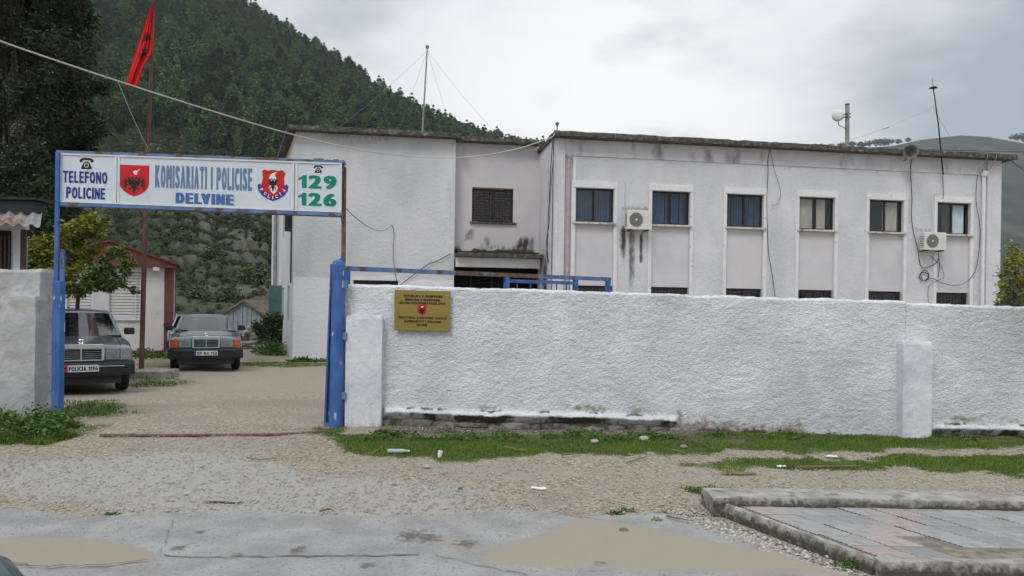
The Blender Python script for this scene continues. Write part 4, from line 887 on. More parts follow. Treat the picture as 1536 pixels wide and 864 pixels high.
# wires to the left block
lb = lambda px, py, d=1.93: (bl(px, py, d)[0], d, bl(px, py, d)[1])
cab([lb(588, 338), lb(591, 350), lb(590, 380), lb(592, 404), lb(596, 425)], .012, 'cable', 'cable', 'thin black cable down the left block wall')
cab([lb(588, 440), lb(600, 428), lb(640, 398), lb(655, 392), lb(675, 381)], .018, 'cable', 'cable', 'dark cable slanting up to the entrance canopy')
cab(sagged(at(517, 311, 9.36), BM_ @ Vector(lb(588, 337)), .25, 16), .008, 'cable', 'cable', 'thin wire from the right gate pole to the left block wall', M=None)
# ---- roof furniture
def rt_at(px, py, d): s_, z = bl(px, py, d); return Vector((s_, d, z))
m_ = thing('radio_mast', 'thin grey aerial mast on the left roof against the hill', 'mast', BM_ @ Vector((bl(632, 195, 6)[0], 6, ZR2 + .14)), ANG)
tp = BM_ @ rt_at(641, 70, 6); bs = m_.location.copy(); MB().tube([bs, bs.lerp(tp, .6), tp], .04, 6, .025).build('pole', 'steel', m_)
MB().tube([tp - Vector((0, 0, .06)), tp + Vector((0, 0, .04))], .07, 6).build('cap', 'steel', m_)
for px_, py_, d_ in ((492, 190, 3.0), (760, 205, 3.0), (700, 205, 9), (570, 205, 11)):
    e_ = BM_ @ rt_at(px_, py_, d_); e_.z = ZR2 + .16; MB().tube(sagged(tp - Vector((0, 0, .15)), e_, .12, 10), .0045, 4).build('guy_wire', 'steel', m_)
m_ = thing('dish_mast', 'roof pole carrying a small round white microwave dish', 'dish aerial', BM_ @ Vector((bl(1271, 226, 2)[0], 2, ZR + .15)), ANG)
tp = BM_ @ rt_at(1271, 157, 2); MB().tube([m_.location, tp], .075, 8).build('pole', 'steel', m_)
MB().tube([tp - Vector((0, 0, .01)), tp + Vector((0, 0, .03))], .085, 8).build('cap', 'iron', m_)
dc = BM_ @ rt_at(1257, 173, 1.7); dn = Vector((-.45, -.9, .05)).normalized()
dd = MB(); secs = []
sd_ = dn.cross(Vector((0, 0, 1))).normalized(); u2 = sd_.cross(dn)
for r_, o_ in ((.01, .03), (.12, .035), (.205, .0), (.21, -.05), (.12, -.15), (.01, -.16)):
    secs.append([dc + dn * o_ + (sd_ * math.cos(t_ * math.pi / 9) + u2 * math.sin(t_ * math.pi / 9)) * r_ for t_ in range(18)])
dd.loft(secs).build('dish', 'dish', m_, smooth=True)
pm = BM_ @ rt_at(1271, 174, 2)
for dz_ in (.08, -.04): MB().tube([pm + Vector((.12, 0, dz_)), dc - dn * .14 + Vector((0, 0, dz_))], .022, 6).build('bracket', 'iron', m_)
MB().tube([dc - dn * .12 + Vector((0, 0, -.15)), dc - dn * .2 + Vector((.02, 0, -.3)), pm + Vector((-.07, 0, -.45)), pm + Vector((-.02, 0, -.6))], .014, 5).build('lead', 'cable', m_)
# tall whip aerial at the right
m_ = thing('whip_aerial', 'tall thin black leaning aerial fixed to the right end of the roof', 'aerial', BM_ @ Vector((bl(1415, 240, -.3)[0], -.3, bl(1415, 240, -.3)[1])), ANG)
tp = BM_ @ rt_at(1400, 132, -.3); MB().tube([m_.location - Vector((0, 0, .5)), m_.location.lerp(tp, .5), tp], .028, 6, .020).build('pole', 'cable', m_)
MB().tube([tp, tp + Vector((0, 0, .03)), tp + Vector((0, 0, .06))], [.14, .10, .02], 8).build('cap', 'cable', m_)
MB().tube([tp, tp + Vector((-.04, 0, .35))], .006, 4).build('tip', 'cable', m_)
a_ = BM_ @ rt_at(1400, 160, -.3); b_ = BM_ @ rt_at(1222, 224, 1.5)
wire = thing('aerial_wire', 'thin aerial wire with a white insulator strung from the leaning aerial to the roof', 'wire', b_, 0)
MB().tube(sagged(a_, b_, .15, 14), .010, 4).build('wire', 'cable_white', wire); mid = a_.lerp(b_, .36) - Vector((0, 0, .13)); MB().tube([mid, mid + (b_ - a_).normalized() * .22], .04, 6).build('insulator', 'dish', wire)
cab(sagged(a_, BM_ @ rt_at(1440, 226, 1.5), .1, 8), .008, 'cable_white', 'wire', 'short stay wire behind the leaning aerial', 'wire', M=None)
# horn loudspeaker
hc = BM_ @ rt_at(1366, 228, -.62); hd = (Vector((0, 0, EYE)) - hc).normalized(); hd = (hd + Vector((.12, 0, -.08))).normalized()
h_ = thing('horn_loudspeaker', 'grey round horn loudspeaker on the roof edge', 'loudspeaker', hc, 0)
sd_ = hd.cross(Vector((0, 0, 1))).normalized(); u2 = sd_.cross(hd)
mb = MB(); mb.loft([[hc + hd * o_ + (sd_ * math.cos(t_ * math.pi / 9) + u2 * math.sin(t_ * math.pi / 9)) * r_ for t_ in range(18)] for r_, o_ in ((.04, -.42), (.07, -.3), (.10, -.2), (.20, -.03), (.245, 0), (.235, .005), (.19, -.04), (.10, -.15), (.03, -.2))]).build('horn', 'horn', h_, smooth=True)
MB().tube([hc - hd * .38, hc - hd * .22], .085, 10).build('driver', 'horn', h_); MB().tube([hc + hd * -.17, hc + hd * .0], .045, 8, .06).build('centre_cone', 'iron', h_)
MB().tube([hc - hd * .3, hc - hd * .3 - Vector((0, 0, .22)), hc - hd * .3 + Vector((0, .35, -.26))], .02, 5).build('bracket', 'iron', h_)
# small insulator cluster over the entrance corner
ic = BM_ @ Vector((.02, -.3, ZR + .2)); q_ = MB().tube([ic, ic + Vector((0, 0, .12)), ic + Vector((0, 0, .2)), ic + Vector((0, 0, .24))], [.02, .02, .07, .03], 8); q_.build('insulator', 'horn', None, 'small dark insulator knob on the roof corner above the entrance', 'insulator')
# cables in the air
corner = ic + Vector((0, 0, .05)); far_l = at(-60, 36, 9.3)
n_ = 60; pts = []
A_ = at(-40, 45, 9.3); D_ = corner - A_
pf = np.polyfit([-40, 0, 90, 190, 300, 440, 560, 690, 770, 826], [47, 63, 93, 125, 162, 203, 226, 236, 226, 205], 4)
for i in range(n_ + 1):      # straight in plan from the off-frame post to the roof corner, hanging in a measured sag
    p = A_ + D_ * (i / n_); px_ = CX + F_PX * p.x / p.y + 3; pts.append(Vector((p.x, p.y, EYE + p.y * ray(px_, float(np.polyval(pf, px_)))[1])))
pts[-1] = corner; OVH = min(pts, key=lambda q: abs(CX + F_PX * q.x / q.y - 173))
MB().tube(pts, .013, 5).build('overhead_cable', 'cable_white', None, 'long pale overhead cable sagging across the yard to the roof corner', 'cable')
cab(sagged(BM_ @ Vector((12.6, -.3, ZR + .2)), Vector((26, 26, 7.6)), .1, 10), .012, 'cable', 'overhead_cable', 'black cable running level off the roof to the right', 'cable', M=None)
cab(sagged(BM_ @ Vector((16.1, -.2, ZR + .1)), Vector((19.5, 24, 4.6)), .1, 10), .014, 'cable', 'overhead_cable', 'black cable falling steeply from the right roof end', 'cable', M=None)

# ================================================================== BOUNDARY WALLS
YW = 9.4
def wx(px, Y=YW): return float(ray(px, 540)[0]) * Y
XA0, XA1, XB1 = wx(516), wx(1357), 11.5
def stucco_wall(x0, x1, zb, zt, lips, name, seed, m='stucco', yf=YW, step=.016, thick=.26, skew=None):
    nx = int((x1 - x0) / step); X = np.linspace(x0, x1, nx); nz = 118; T = np.linspace(0, 1, nz)
    XX, TT = np.meshgrid(X, T); top = zt(X) + (fbm(X * 2.2 + seed, X * 0 + 1, 4) - .5) * .026 + (fbm(X * 14 + seed, X * 0 + 7, 3) - .5) * .014
    ZZ = zb(X)[None] + (top - zb(X))[None] * TT
    wv = fbm(XX * 1.3 + seed, ZZ * 1.3, 3) * 3
    d = .012 * (1 - np.abs(2 * fbm(XX * 7 + wv + seed, ZZ * 13 + wv, 4) - 1)) + .011 * fbm(XX * 22, ZZ * 34 + wv, 3) + .035 * (fbm(XX * .8 + seed, ZZ * .8, 2) - .5)
    lipm = np.zeros_like(X)
    for a, b in lips: lipm = np.maximum(lipm, sst(a - .05, a + .05, X) * (1 - sst(b - .05, b + .05, X)))
    hgt = ZZ - zb(X)[None]; ll = np.exp(-((hgt - .035) / .035) ** 2) * lipm[None] * (.6 + .6 * fbm(XX * 5, XX * 0, 3))
    d = d + .06 * ll
    YY = yf - d; fall = np.clip((TT - .985) / .015, 0, 1); YY = YY + fall * .05
    V = [np.stack([XX, YY, ZZ], -1).reshape(-1, 3)]; F4 = [gridfaces(nx, nz)]; base = nx * nz
    # top and back
    bt = np.stack([X, np.full(nx, yf + thick), top - .02], -1); bb = np.stack([X, np.full(nx, yf + thick), zb(X) - .3], -1); V += [bt, bb]
    i = np.arange(nx - 1); t0 = (nz - 1) * nx
    F4.append(np.stack([t0 + i, t0 + i + 1, base + i + 1, base + i], -1)); F4.append(np.stack([base + i, base + i + 1, base + nx + i + 1, base + nx + i], -1))
    # end caps: strips joining front columns to the back
    for col in (0, nx - 1):
        st0 = base + 2 * nx + (0 if col == 0 else nz); q = np.stack([np.full(nz, X[col]), np.full(nz, yf + thick), ZZ[:, col]], -1); V.append(q); j = np.arange(nz - 1)
        f_ = np.stack([j * nx + col, (j + 1) * nx + col, st0 + j + 1, st0 + j], -1); F4.append(f_ if col == 0 else f_[:, ::-1])
    # underside
    F4.append(np.stack([i + 1, i, base + nx + i, base + nx + i + 1], -1))
    dirt_ = .85 * sst(.34, .02, hgt) * (1 - lipm[None]) * sst(.35, .55, fbm(XX * 1.2 + seed, XX * 0 + 3, 3)) + lipm[None] * .62 * np.exp(-((hgt - .14) / .06) ** 2) * sst(.3, .6, fbm(XX * 2, XX * 0 + 9, 3))
    moss_ = lipm[None] * 1.0 * sst(.055, .0, hgt) * sst(.15, .65, fbm(XX * 5, XX * 0 + 4, 4)) + .9 * sst(.16, .0, hgt) * (1 - lipm[None]) * sst(.50, .62, fbm(XX * 1.7, XX * 0 + 8, 4)) + .7 * lipm[None] * np.exp(-((hgt - .085) / .02) ** 2) * sst(.5, .62, fbm(XX * 7, ZZ * 9, 4)) + .5 * fall * sst(.45, .62, fbm(XX * 3 + seed, XX * 0, 3))
    pad = sum(len(v) for v in V[1:])
    return np_mesh(name, np.concatenate(V), np.concatenate(F4), m, smooth=True, attrs=dict(dirt=np.concatenate([dirt_.ravel(), np.zeros(pad)]), moss_dark=np.concatenate([moss_.ravel(), np.full(pad, .3)])), parent=None)
def adopt(o, root, name=None):
    o.parent = root; o.matrix_parent_inverse = Matrix.Identity(4); o.location = -Vector(root.location); W[o.name] = W[root.name]; return o
wallr = thing('boundary_wall', 'long rough whitewashed wall with a brass plate, right of the gate', 'wall', (XA0, YW, .05))
ztA = lambda X: np.interp(X, [XA0, XA1, XB1], [1.905, 1.79, 1.72]); gzb = lambda X: np.interp(X, [XA0, 0, XA1, XB1], [.10, .08, .02, -.02])
LIP = (wx(585), wx(1016))
zbA = lambda X: gzb(X) + (fbm(X * 3.1, X * 0 + 2, 4) - .5) * .05 + .15 * (sst(LIP[0] - .3, LIP[0] - .2, X) * (1 - sst(LIP[1], LIP[1] + .12, X)))
adopt(stucco_wall(XA0, XA1, zbA, ztA, [(LIP[0] - .05, LIP[1])], 'wall_panel', 0), wallr)
zbB = lambda X: gzb(X) + .13
wb = adopt(stucco_wall(XA1 + .002, XB1, zbB, lambda X: ztA(X) - .03, [(wx(1402), XB1)], 'wall_panel', 40, yf=YW + .03), wallr)
# footing of rubble stones showing under the plaster
R_ = random.Random(11)
MB().box(XA0 + .06, LIP[1] + .2, YW + .03, YW + .2, -.2, .20).build('footing', 'footing', wallr)
MB().box(XA1, XB1, YW + .05, YW + .2, -.2, .16).build('footing', 'footing', wallr)
def stone(cx, cy, cz, rx_, ry_, rz_, parent, m='stone', nm='stone'):
    b = bmesh.new(); bmesh.ops.create_icosphere(b, subdivisions=1, radius=1)
    for v_ in b.verts: v_.co *= R_.uniform(.82, 1.12); v_.co = Vector((max(-.85, min(.85, v_.co.x)) * rx_, max(-.8, min(.8, v_.co.y)) * ry_, max(-.8, min(.8, v_.co.z)) * rz_)) + Vector((cx, cy, cz))
    mb = MB(); mb.add([tuple(v_.co) for v_ in b.verts], [tuple(v_.index for v_ in f.verts) for f in b.faces]); b.free(); return mb.build(nm, m, parent)
x = LIP[0] - .12
while x < LIP[1]:
    r_ = R_.uniform(.06, .22); stone(x + r_, YW + .035, float(gzb(x)) + R_.uniform(.0, .05), r_ * 1.25, .08, R_.uniform(.05, .12), wallr); x += 1.8 * r_ + R_.uniform(0, .05)
x = wx(1405)
while x < XB1 - .3:
    r_ = R_.uniform(.12, .22); stone(x + r_, YW + .06, float(gzb(x)) + R_.uniform(.02, .04), r_ * 1.1, .06, R_.uniform(.05, .07), wallr); x += 2 * r_ + .02
def pillar(x0, x1, y0, y1, z0, z1, parent, m='pillar', seed=0, cap=True):
    nz, n_ = 40, 44; secs = []; per = []
    for i in range(n_):
        t_ = i / n_ * 4; s_, f_ = int(t_), t_ - int(t_); per.append([(x0 + (x1 - x0) * f_, y0), (x1, y0 + (y1 - y0) * f_), (x1 - (x1 - x0) * f_, y1), (x0, y1 - (y1 - y0) * f_)][s_])
    mb = MB(); cx_, cy_ = (x0 + x1) / 2, (y0 + y1) / 2; dr_ = []; ms_ = []
    for j in range(nz + 1):
        z = z0 + (z1 - z0) * j / nz; s2 = []
        for i, (a, b) in enumerate(per):
            d_ = (float(fbm(np.array(i * .35 + seed * 7), np.array(z * 6.), 4)) - .5) * .03; r_ = 1 - (.05 if j in (0,) else 0) - (.06 if j == nz else 0)
            s2.append((cx_ + (a - cx_) * r_ * (1 + d_), cy_ + (b - cy_) * r_ + d_ * .6, z + (.01 * math.sin(i * 1.1) if j == nz else 0)))
            dr_.append(max(0, .75 - (z - z0) * 2.2) * .7 + max(0, .25 - (z1 - z)) * 1.2); ms_.append(max(0, .35 - (z - z0) * 3))
        secs.append(s2)
    mb.loft(secs); mb.at = dict(dirt=dr_, moss_dark=ms_)
    o_ = mb.build('pillar', m, parent); me = o_.data; return o_
gL = float(gz(-2, 9.3))
pillar(wx(519, 9.3), wx(573, 9.3), 9.27, 9.45, gL - .1, 1.50, wallr, seed=1)
pillar(wx(1357, 9.2), wx(1401, 9.2), 9.23, 9.5, -.08, 1.27, wallr, seed=2)
# left wall
walll = thing('boundary_wall', 'short grey rendered wall left of the gate', 'wall', (-8, 9.3, .05))
XL1 = wx(60, 9.3)
adopt(stucco_wall(-9.6, XL1, lambda X: X * 0 + .08, lambda X: X * 0 + 2.03, [], 'wall_panel', 80, m='pillar_grey', yf=9.3), walll)
pillar(wx(3, 9.15), wx(56, 9.15), 9.1, 9.35, .0, 1.68, walll, 'pillar_grey', 3)
# ---------------- brass plate
YP = 9.335
pl = thing('brass_plaque', 'square brass plate with black lettering screwed to the white wall', 'plaque', tuple(at(634, 496, YP)), 0)
def quad_map(TL, TR, BL, BR, Y):           # a flat board from its four measured corners
    c = [at(*p, Y) for p in (TL, TR, BL, BR)]
    return lambda u_, v_, d=0: (c[2] * (1 - u_) + c[3] * u_) * (1 - v_) + (c[0] * (1 - u_) + c[1] * u_) * v_ + Vector((0, -d, 0))
def board(Q, u0, u1, v0, v1, d0, d1, mb=None):
    mb = mb or MB(); return mb.add([Q(u_, v_, d) for v_ in (v0, v1) for d in (d1, d0) for u_ in (u0, u1)], [(0, 2, 3, 1), (4, 5, 7, 6), (0, 1, 5, 4), (2, 6, 7, 3), (0, 4, 6, 2), (1, 3, 7, 5)])
def qtext(Q, txt, u0, u1, v0, v1, d, bold=0., mb=None, fat=0., n_=1, vfat=0.):
    mb = mb or MB(); vs, fs = text_geo(txt, bold)      # heavier strokes: the same outlines struck again a hair to the side
    fv = (v1 - v0) * vfat; k_ = 0
    for i in range(n_):
        for j in ((0, 1) if vfat else (0,)):
            o_ = fat * i / max(1, n_ - 1); mb.add([Q(u0 + o_ + a * (u1 - u0 - fat), v0 + j * fv + b * (v1 - v0 - fv), d + k_ * .00025) for a, b in vs], fs); k_ += 1
    return mb
def qpoly(Q, P, d, th=0.002, mb=None):
    from mathutils.geometry import tessellate_polygon
    mb = mb or MB(); T = tessellate_polygon([[Vector((a, b, 0)) for a, b in P]]); n_ = len(P); fs = []
    for t_ in T:
        q = [P[i] for i in t_]; a = sum(q[i][0] * q[(i + 1) % 3][1] - q[(i + 1) % 3][0] * q[i][1] for i in range(3)); fs.append(tuple(t_) if a > 0 else tuple(t_)[::-1])
    return mb.add([Q(a, b, d) for a, b in P], fs)
WIDTHS = {'I': .42, '1': .62, 'M': 1.22, 'N': 1.02, 'O': 1.08, 'J': .8, 'L': .86, 'F': .86, 'E': .9, ' ': .5, 'V': 1.08, 'A': 1.08, 'K': 1.05}
ONE = [(.42, 0), (1, 0), (1, 1), (.55, 1), (.40, .86), (0, .78), (0, .60), (.42, .66)]
def letter_row(Q, txt, u0, u1, v0, v1, d, gap=.16, fat=.10, mb=None, n_=4, vfat=.05):
    """each letter is scaled into its own slot; fat = share of the slot by which the stroke is thickened"""
    mb = mb or MB(); tot = sum(WIDTHS.get(ch, 1) for ch in txt) + gap * (len(txt) - 1) - .22 * txt.count('LV'); x = 0
    for i_, ch in enumerate(txt):
        if txt[i_ - 1:i_ + 1] == 'LV': x -= .22
        w_ = WIDTHS.get(ch, 1); a = u0 + (u1 - u0) * x / tot; b_ = u0 + (u1 - u0) * (x + w_) / tot; x += w_ + gap
        if ch == ' ': continue
        if ch == '1': qpoly(Q, [(a + p * (b_ - a), v0 + q * (v1 - v0)) for p, q in ONE], d, mb=mb); continue
        qtext(Q, ch, a, b_, v0, v1, d, .0, mb, (b_ - a) * fat if ch != 'I' else (b_ - a) * .3, n_, vfat)
    return mb
QP = quad_map((592, 434.5), (676, 437), (591.5, 495), (675, 497), YP)
board(QP, 0, 1, 0, 1, 0, .014).build('plate', 'brass', pl, bevel=.002)
for u_, v_ in ((.08, .92), (.93, .90), (.07, .11), (.92, .09)): MB().disc(QP(u_, v_, .014), (0, -1, 0), .008, .005, 8).build('screw', 'chrome', pl)
lt = MB()
for txt, u0, u1, v0, v1 in (('REPUBLIKA E SHQIPERISE', .17, .86, .828, .885), ('MINISTRIA E BRENDSHME', .19, .815, .738, .793), ('DREJTORIA E PERGJITHSHME E POLICISE SHTETIT', .09, .92, .655, .71),
                            ('DREJTORIA E POLICISE QARKUT', .08, .94, .29, .345), ('KOMISARIATI I POLICISE', .18, .84, .20, .255), ('DELVINE', .40, .59, .115, .17)):
    letter_row(QP, txt, u0, u1, v0, v1, .0165, .14, .18, lt, 3, .08)
lt.build('lettering', 'ink_black', pl)
# heraldic marks ---------------------------------------------------------
SHIELD = [(0, 1), (1, 1), (1, .42), (.97, .30), (.86, .17), (.70, .07), (.5, 0), (.30, .07), (.14, .17), (.03, .30), (0, .42)]
EAGLE_H = [(.5, .80), (.53, .84), (.56, .90), (.62, .96), (.70, .97), (.78, .92), (.70, .91), (.74, .86), (.66, .86), (.62, .80), (.64, .74), (.72, .80), (.84, .92), (.98, .98), (.93, .88), (1.0, .86), (.93, .79), (1.0, .74), (.92, .69), (.98, .61), (.89, .60), (.93, .50), (.85, .52), (.86, .42), (.78, .47), (.76, .38), (.70, .46),
           (.66, .44), (.72, .33), (.84, .30), (.94, .33), (.88, .25), (.92, .18), (.82, .23), (.78, .15), (.74, .24), (.64, .30), (.60, .24), (.66, .12), (.58, .16), (.56, .05), (.5, .0)]
EAGLE = EAGLE_H + [(1 - a, b) for a, b in EAGLE_H[::-1][1:-1]]
FLAME = [(.30, .0), (.62, .0), (.66, .25), (.58, .42), (.80, .62), (1, 1), (.70, .75), (.52, .62), (.42, .75), (.28, .60), (.10, .45), (.2, .25)]
def fit(P, u0, u1, v0, v1): return [(u0 + a * (u1 - u0), v0 + b * (v1 - v0)) for a, b in P]
sh = qpoly(QP, fit(SHIELD, .415, .575, .38, .645), .0165).build('shield', 'ink_red', pl)
qpoly(QP, fit(EAGLE, .44, .55, .40, .57), .018).build('eagle', 'ink_black', sh); qpoly(QP, fit(FLAME, .47, .53, .57, .625), .018).build('flame', 'ink_white', sh)
# ---------------- sign board over the gate
YS = 9.28
TLc, TRc, BLc, BRc = (89, 229), (514, 244), (88, 304), (513, 320)
QS = quad_map(TLc, TRc, BLc, BRc, YS)
sg = thing('station_sign', 'long white police station sign board with red shields spanning the gateway', 'sign', tuple((QS(0, 0) + QS(1, 0)) / 2), 0)
def su(px, py):     # measured point -> board coordinates
    u_ = (px - 88.5) / 425.; t_ = 229 + 15 * u_; b_ = 304 + 16 * u_; return u_, (b_ - py) / (b_ - t_)
def srect(x0, x1, y0, y1):
    xm = (x0 + x1) / 2; _, v1 = su(xm, y0); _, v0 = su(xm, y1); return su(x0, y0)[0], su(x1, y0)[0], v0, v1
for a, b_ in ((0.004, .205), (.209, .829), (.833, .996)): board(QS, a, b_, .012, .985, -.02, .012).build('panel', 'sign', sg, bevel=.002)
tr = lambda u0, u1, v0, v1, nm='trim', m='sign_trim', d0=.012, d1=.026: board(QS, u0, u1, v0, v1, d0, d1).build(nm, m, sg, bevel=.002)
for a, b_ in ((.001, .212), (.205 + .006, .832), (.832, .999)):
    tr(a, b_, .955, .992); tr(a, b_, .008, .035, d1=.024)
for u_ in (.0015, .1975, .2085, .823, .835, .9905): tr(u_, u_ + .0085, .036, .954, d1=.022)
board(QS, -.006, 1.006, .992, 1.038, -.12, .03).build('top_rail', 'blue_rust', sg, bevel=.003)
board(QS, -.006, 1.002, -.062, .0, -.12, .034).build('bottom_rail', 'blue_rust', sg, bevel=.003)
board(QS, -.003, 1.001, .0, .992, -.10, -.025).build('back_plate', 'rust', sg)
R_ = random.Random(2)
for k_ in range(22):   # flaking rust and pegs on the top rail
    u_ = R_.uniform(.3, .97); board(QS, u_, u_ + R_.uniform(.004, .02), 1.038, 1.038 + R_.uniform(.01, .03), -.05, .01).build('rust_flake', 'rust', sg)
def sgtext(txt, x0, x1, y0, y1, m, gap, fat, n_=4): letter_row(QS, txt, *srect(x0, x1, y0, y1), .0145, gap, fat, None, n_).build('lettering', m, sg, label='lettering ' + txt)
sgtext('TELEFONO', 95.5, 162, 257.5, 275, 'ink_navy', .16, .20); sgtext('POLICINE', 100.5, 159, 281.5, 298.5, 'ink_navy', .16, .20)
sgtext('KOMISARIATI I POLICISE', 233.5, 378.5, 250.5, 284, 'ink_steel', .18, .24); sgtext('DELVINE', 264.5, 352, 290.8, 306.5, 'ink_mid', .10, .30, 6)
sgtext('129', 448, 505.5, 263.5, 283, 'ink_green', .13, .22, 6); sgtext('126', 448, 505.5, 290, 309, 'ink_green', .13, .22, 6)
def phone(x0, x1, y0, y1):
    u0, u1, v0, v1 = srect(x0, x1, y0, y1)
    hs = [(0, .62), (.0, .78), (.10, .92), (.28, 1), (.72, 1), (.90, .92), (1, .78), (1, .62), (.82, .60), (.78, .74), (.62, .80), (.38, .80), (.22, .74), (.18, .60)]
    bd = [(.12, 0), (.88, 0), (.86, .22), (.70, .56), (.64, .60), (.62, .70), (.54, .70), (.54, .60), (.46, .60), (.46, .70), (.38, .70), (.36, .60), (.30, .56), (.14, .22)]
    p_ = qpoly(QS, fit(bd, u0, u1, v0, v1), .0145); qpoly(QS, fit(hs, u0, u1, v0, v1), .0145, mb=p_); o_ = p_.build('telephone_mark', 'ink_black', sg)
    c = [(.5 + .17 * math.cos(t_ * math.pi / 8), .32 + .19 * math.sin(t_ * math.pi / 8)) for t_ in range(16)]; qpoly(QS, fit(c, u0, u1, v0, v1), .016).build('dial', 'ink_white', o_)
    c = [(.5 + .12 * math.cos(t_ * math.pi / 8), .32 + .13 * math.sin(t_ * math.pi / 8)) for t_ in range(16)]; qpoly(QS, fit(c, u0, u1, v0, v1), .0172).build('dial_centre', 'ink_black', o_)
phone(120, 141, 237, 254); phone(470.5, 484.5, 248.5, 259.5)
u0, u1, v0, v1 = srect(180, 224.5, 248, 295)
sh = qpoly(QS, fit(SHIELD, u0, u1, v0, v1), .0145).build('shield', 'ink_red', sg, label='red shield with a black two headed eagle')
W_ = u1 - u0; H_ = v1 - v0
qpoly(QS, fit(EAGLE, u0 + W_ * .27, u1 - W_ * .27, v0 + H_ * .10, v0 + H_ * .64), .016).build('eagle', 'ink_black', sh)
fe = MB()       # the long thin wing feathers
for s_ in (-1, 1):
    for k_ in range(9):
        a_ = math.radians(-55 + 14 * k_); c = (.5 + s_ * .20, .42); r0, r1 = .06, .27 - .006 * k_
        p0 = (c[0] + s_ * math.cos(a_) * r0 * .7, c[1] + math.sin(a_) * r0); p1 = (c[0] + s_ * math.cos(a_) * r1 * .85, c[1] + math.sin(a_) * r1); n_ = (-(p1[1] - p0[1]), p1[0] - p0[0]); l_ = math.hypot(*n_); n_ = (n_[0] / l_ * .011, n_[1] / l_ * .011)
        qpoly(QS, fit([(p0[0] + n_[0], p0[1] + n_[1]), (p1[0] + n_[0], p1[1] + n_[1]), (p1[0] - n_[0], p1[1] - n_[1]), (p0[0] - n_[0], p0[1] - n_[1])], u0, u1, v0, v1), .0155, mb=fe)
fe.build('feathers', 'ink_black', sh)
qpoly(QS, fit(FLAME, u0 + W_ * .42, u0 + W_ * .70, v0 + H_ * .70, v0 + H_ * .89), .016).build('flame', 'ink_white', sh)
u0, u1, v0, v1 = srect(387, 433, 255, 302); W_ = u1 - u0; H_ = v1 - v0
rb = [(.0, .50), (.05, .55), (.12, .50), (.2, .32), (.35, .20), (.5, .12), (.65, .20), (.8, .32), (.88, .50), (.95, .55), (1, .50), (.98, .34), (.86, .18), (.68, .07), (.5, .0), (.32, .07), (.14, .18), (.02, .34)]
qpoly(QS, fit(rb, u0, u1, v0, v1), .016).build('ribbon', 'ink_ribbon', sg)
rs_ = [(.14, .94), (.2, 1), (.35, .97), (.5, 1.0), (.65, .97), (.8, 1), (.90, .90), (.86, .75), (.88, .5), (.80, .30), (.65, .18), (.5, .10), (.35, .18), (.20, .30), (.12, .5), (.17, .75)]
sh = qpoly(QS, fit(rs_, u0, u1, v0, v1), .0145).build('shield', 'ink_red', sg, label='red police crest with a white map and black eagle above a violet ribbon')
mp_ = [(.42, .84), (.50, .90), (.62, .94), (.56, .84), (.62, .72), (.60, .55), (.66, .42), (.60, .30), (.52, .22), (.44, .30), (.36, .42), (.42, .55), (.36, .72)]
qpoly(QS, fit(mp_, u0, u1, v0, v1), .0158).build('map', 'ink_white', sh)
qpoly(QS, fit(EAGLE, u0 + W_ * .36, u0 + W_ * .64, v0 + H_ * .30, v0 + H_ * .74), .017).build('eagle', 'ink_black', sh)
lt = MB()
for i, ch in enumerate('POLICIA'):
    t_ = (i - 3) / 3; uc = .5 + .37 * t_; vc = .055 + .24 * abs(t_) ** 1.7 + .015; vs, fs = text_geo(ch, .04); wd = .075 if ch != 'I' else .028; an = .75 * t_
    lt.add([Q_ for Q_ in [QS(u0 + W_ * (uc + (a - .5) * wd * math.cos(an) - (b - .5) * .11 * math.sin(an)), v0 + H_ * (vc + .045 + (a - .5) * wd * math.sin(an) + (b - .5) * .11 * math.cos(an)), .0175) for a, b in vs]], fs)
lt.build('lettering', 'ink_white', sg, label='lettering POLICIA')
# ---------------- gate posts
def quad_post(pxL, pxR, y0, y1, Y, dy, M=None, mb=None):
    mb = mb or MB(); a0 = at(pxL[0], y0, Y); a1 = at(pxR[0], y0, Y); b0 = at(pxL[1], y1, Y); b1 = at(pxR[1], y1, Y); o_ = Vector((0, dy, 0))
    return mb.add([b0, b1, b1 + o_, b0 + o_, a0, a1, a1 + o_, a0 + o_], [(0, 3, 2, 1), (4, 5, 6, 7), (0, 1, 5, 4), (1, 2, 6, 5), (2, 3, 7, 6), (3, 0, 4, 7)])
gp = thing('gate_post', 'blue steel gate post at the left holding up the sign', 'gate post', (*gnd(87, 650), .08), 0)
quad_post((78, 75.5), (91, 88), 421, 655, 9.16, .11).build('post', 'blue', gp, bevel=.012)
quad_post((82.5, 80.5), (88.5, 86.5), 228, 423, 9.22, .035).build('upper_pole', 'blue', gp, bevel=.006)
quad_post((89.5, 89), (95.5, 94), 378, 423, 9.2, .05).build('hinge_box', 'blue', gp, bevel=.006)
quad_post((91, 91.5), (96, 95), 384, 423, 9.194, .004).build('cover_plate', 'blue_rust', gp)
gp = thing('gate_post', 'blue steel gate post at the right with a rusty pole rising to the sign', 'gate post', (*gnd(506, 650), .1), 0)
t0 = at(508, 398, 9.28); t1 = at(504, 655, 9.28); MB().tube([t1, t0], .085, 14, .083).build('post', 'blue', gp)
MB().tube([t0 - Vector((0, 0, .0)), t0 + Vector((0, 0, .05)), t0 + Vector((0, 0, .075))], [.084, .07, .02], 14).build('cap', 'blue', gp)
MB().tube([t0 + Vector((.03, 0, .05)), t0 + Vector((.03, 0, .09))], .022, 8).build('pin', 'blue', gp)
quad_post((512.5, 511.5), (518.5, 517), 250, 396, 9.33, .06).build('upper_pole', 'rust', gp, bevel=.005)
quad_post((511.5, 511.5), (514, 514), 316, 332, 9.27, .05).build('hinge', 'rust', gp)
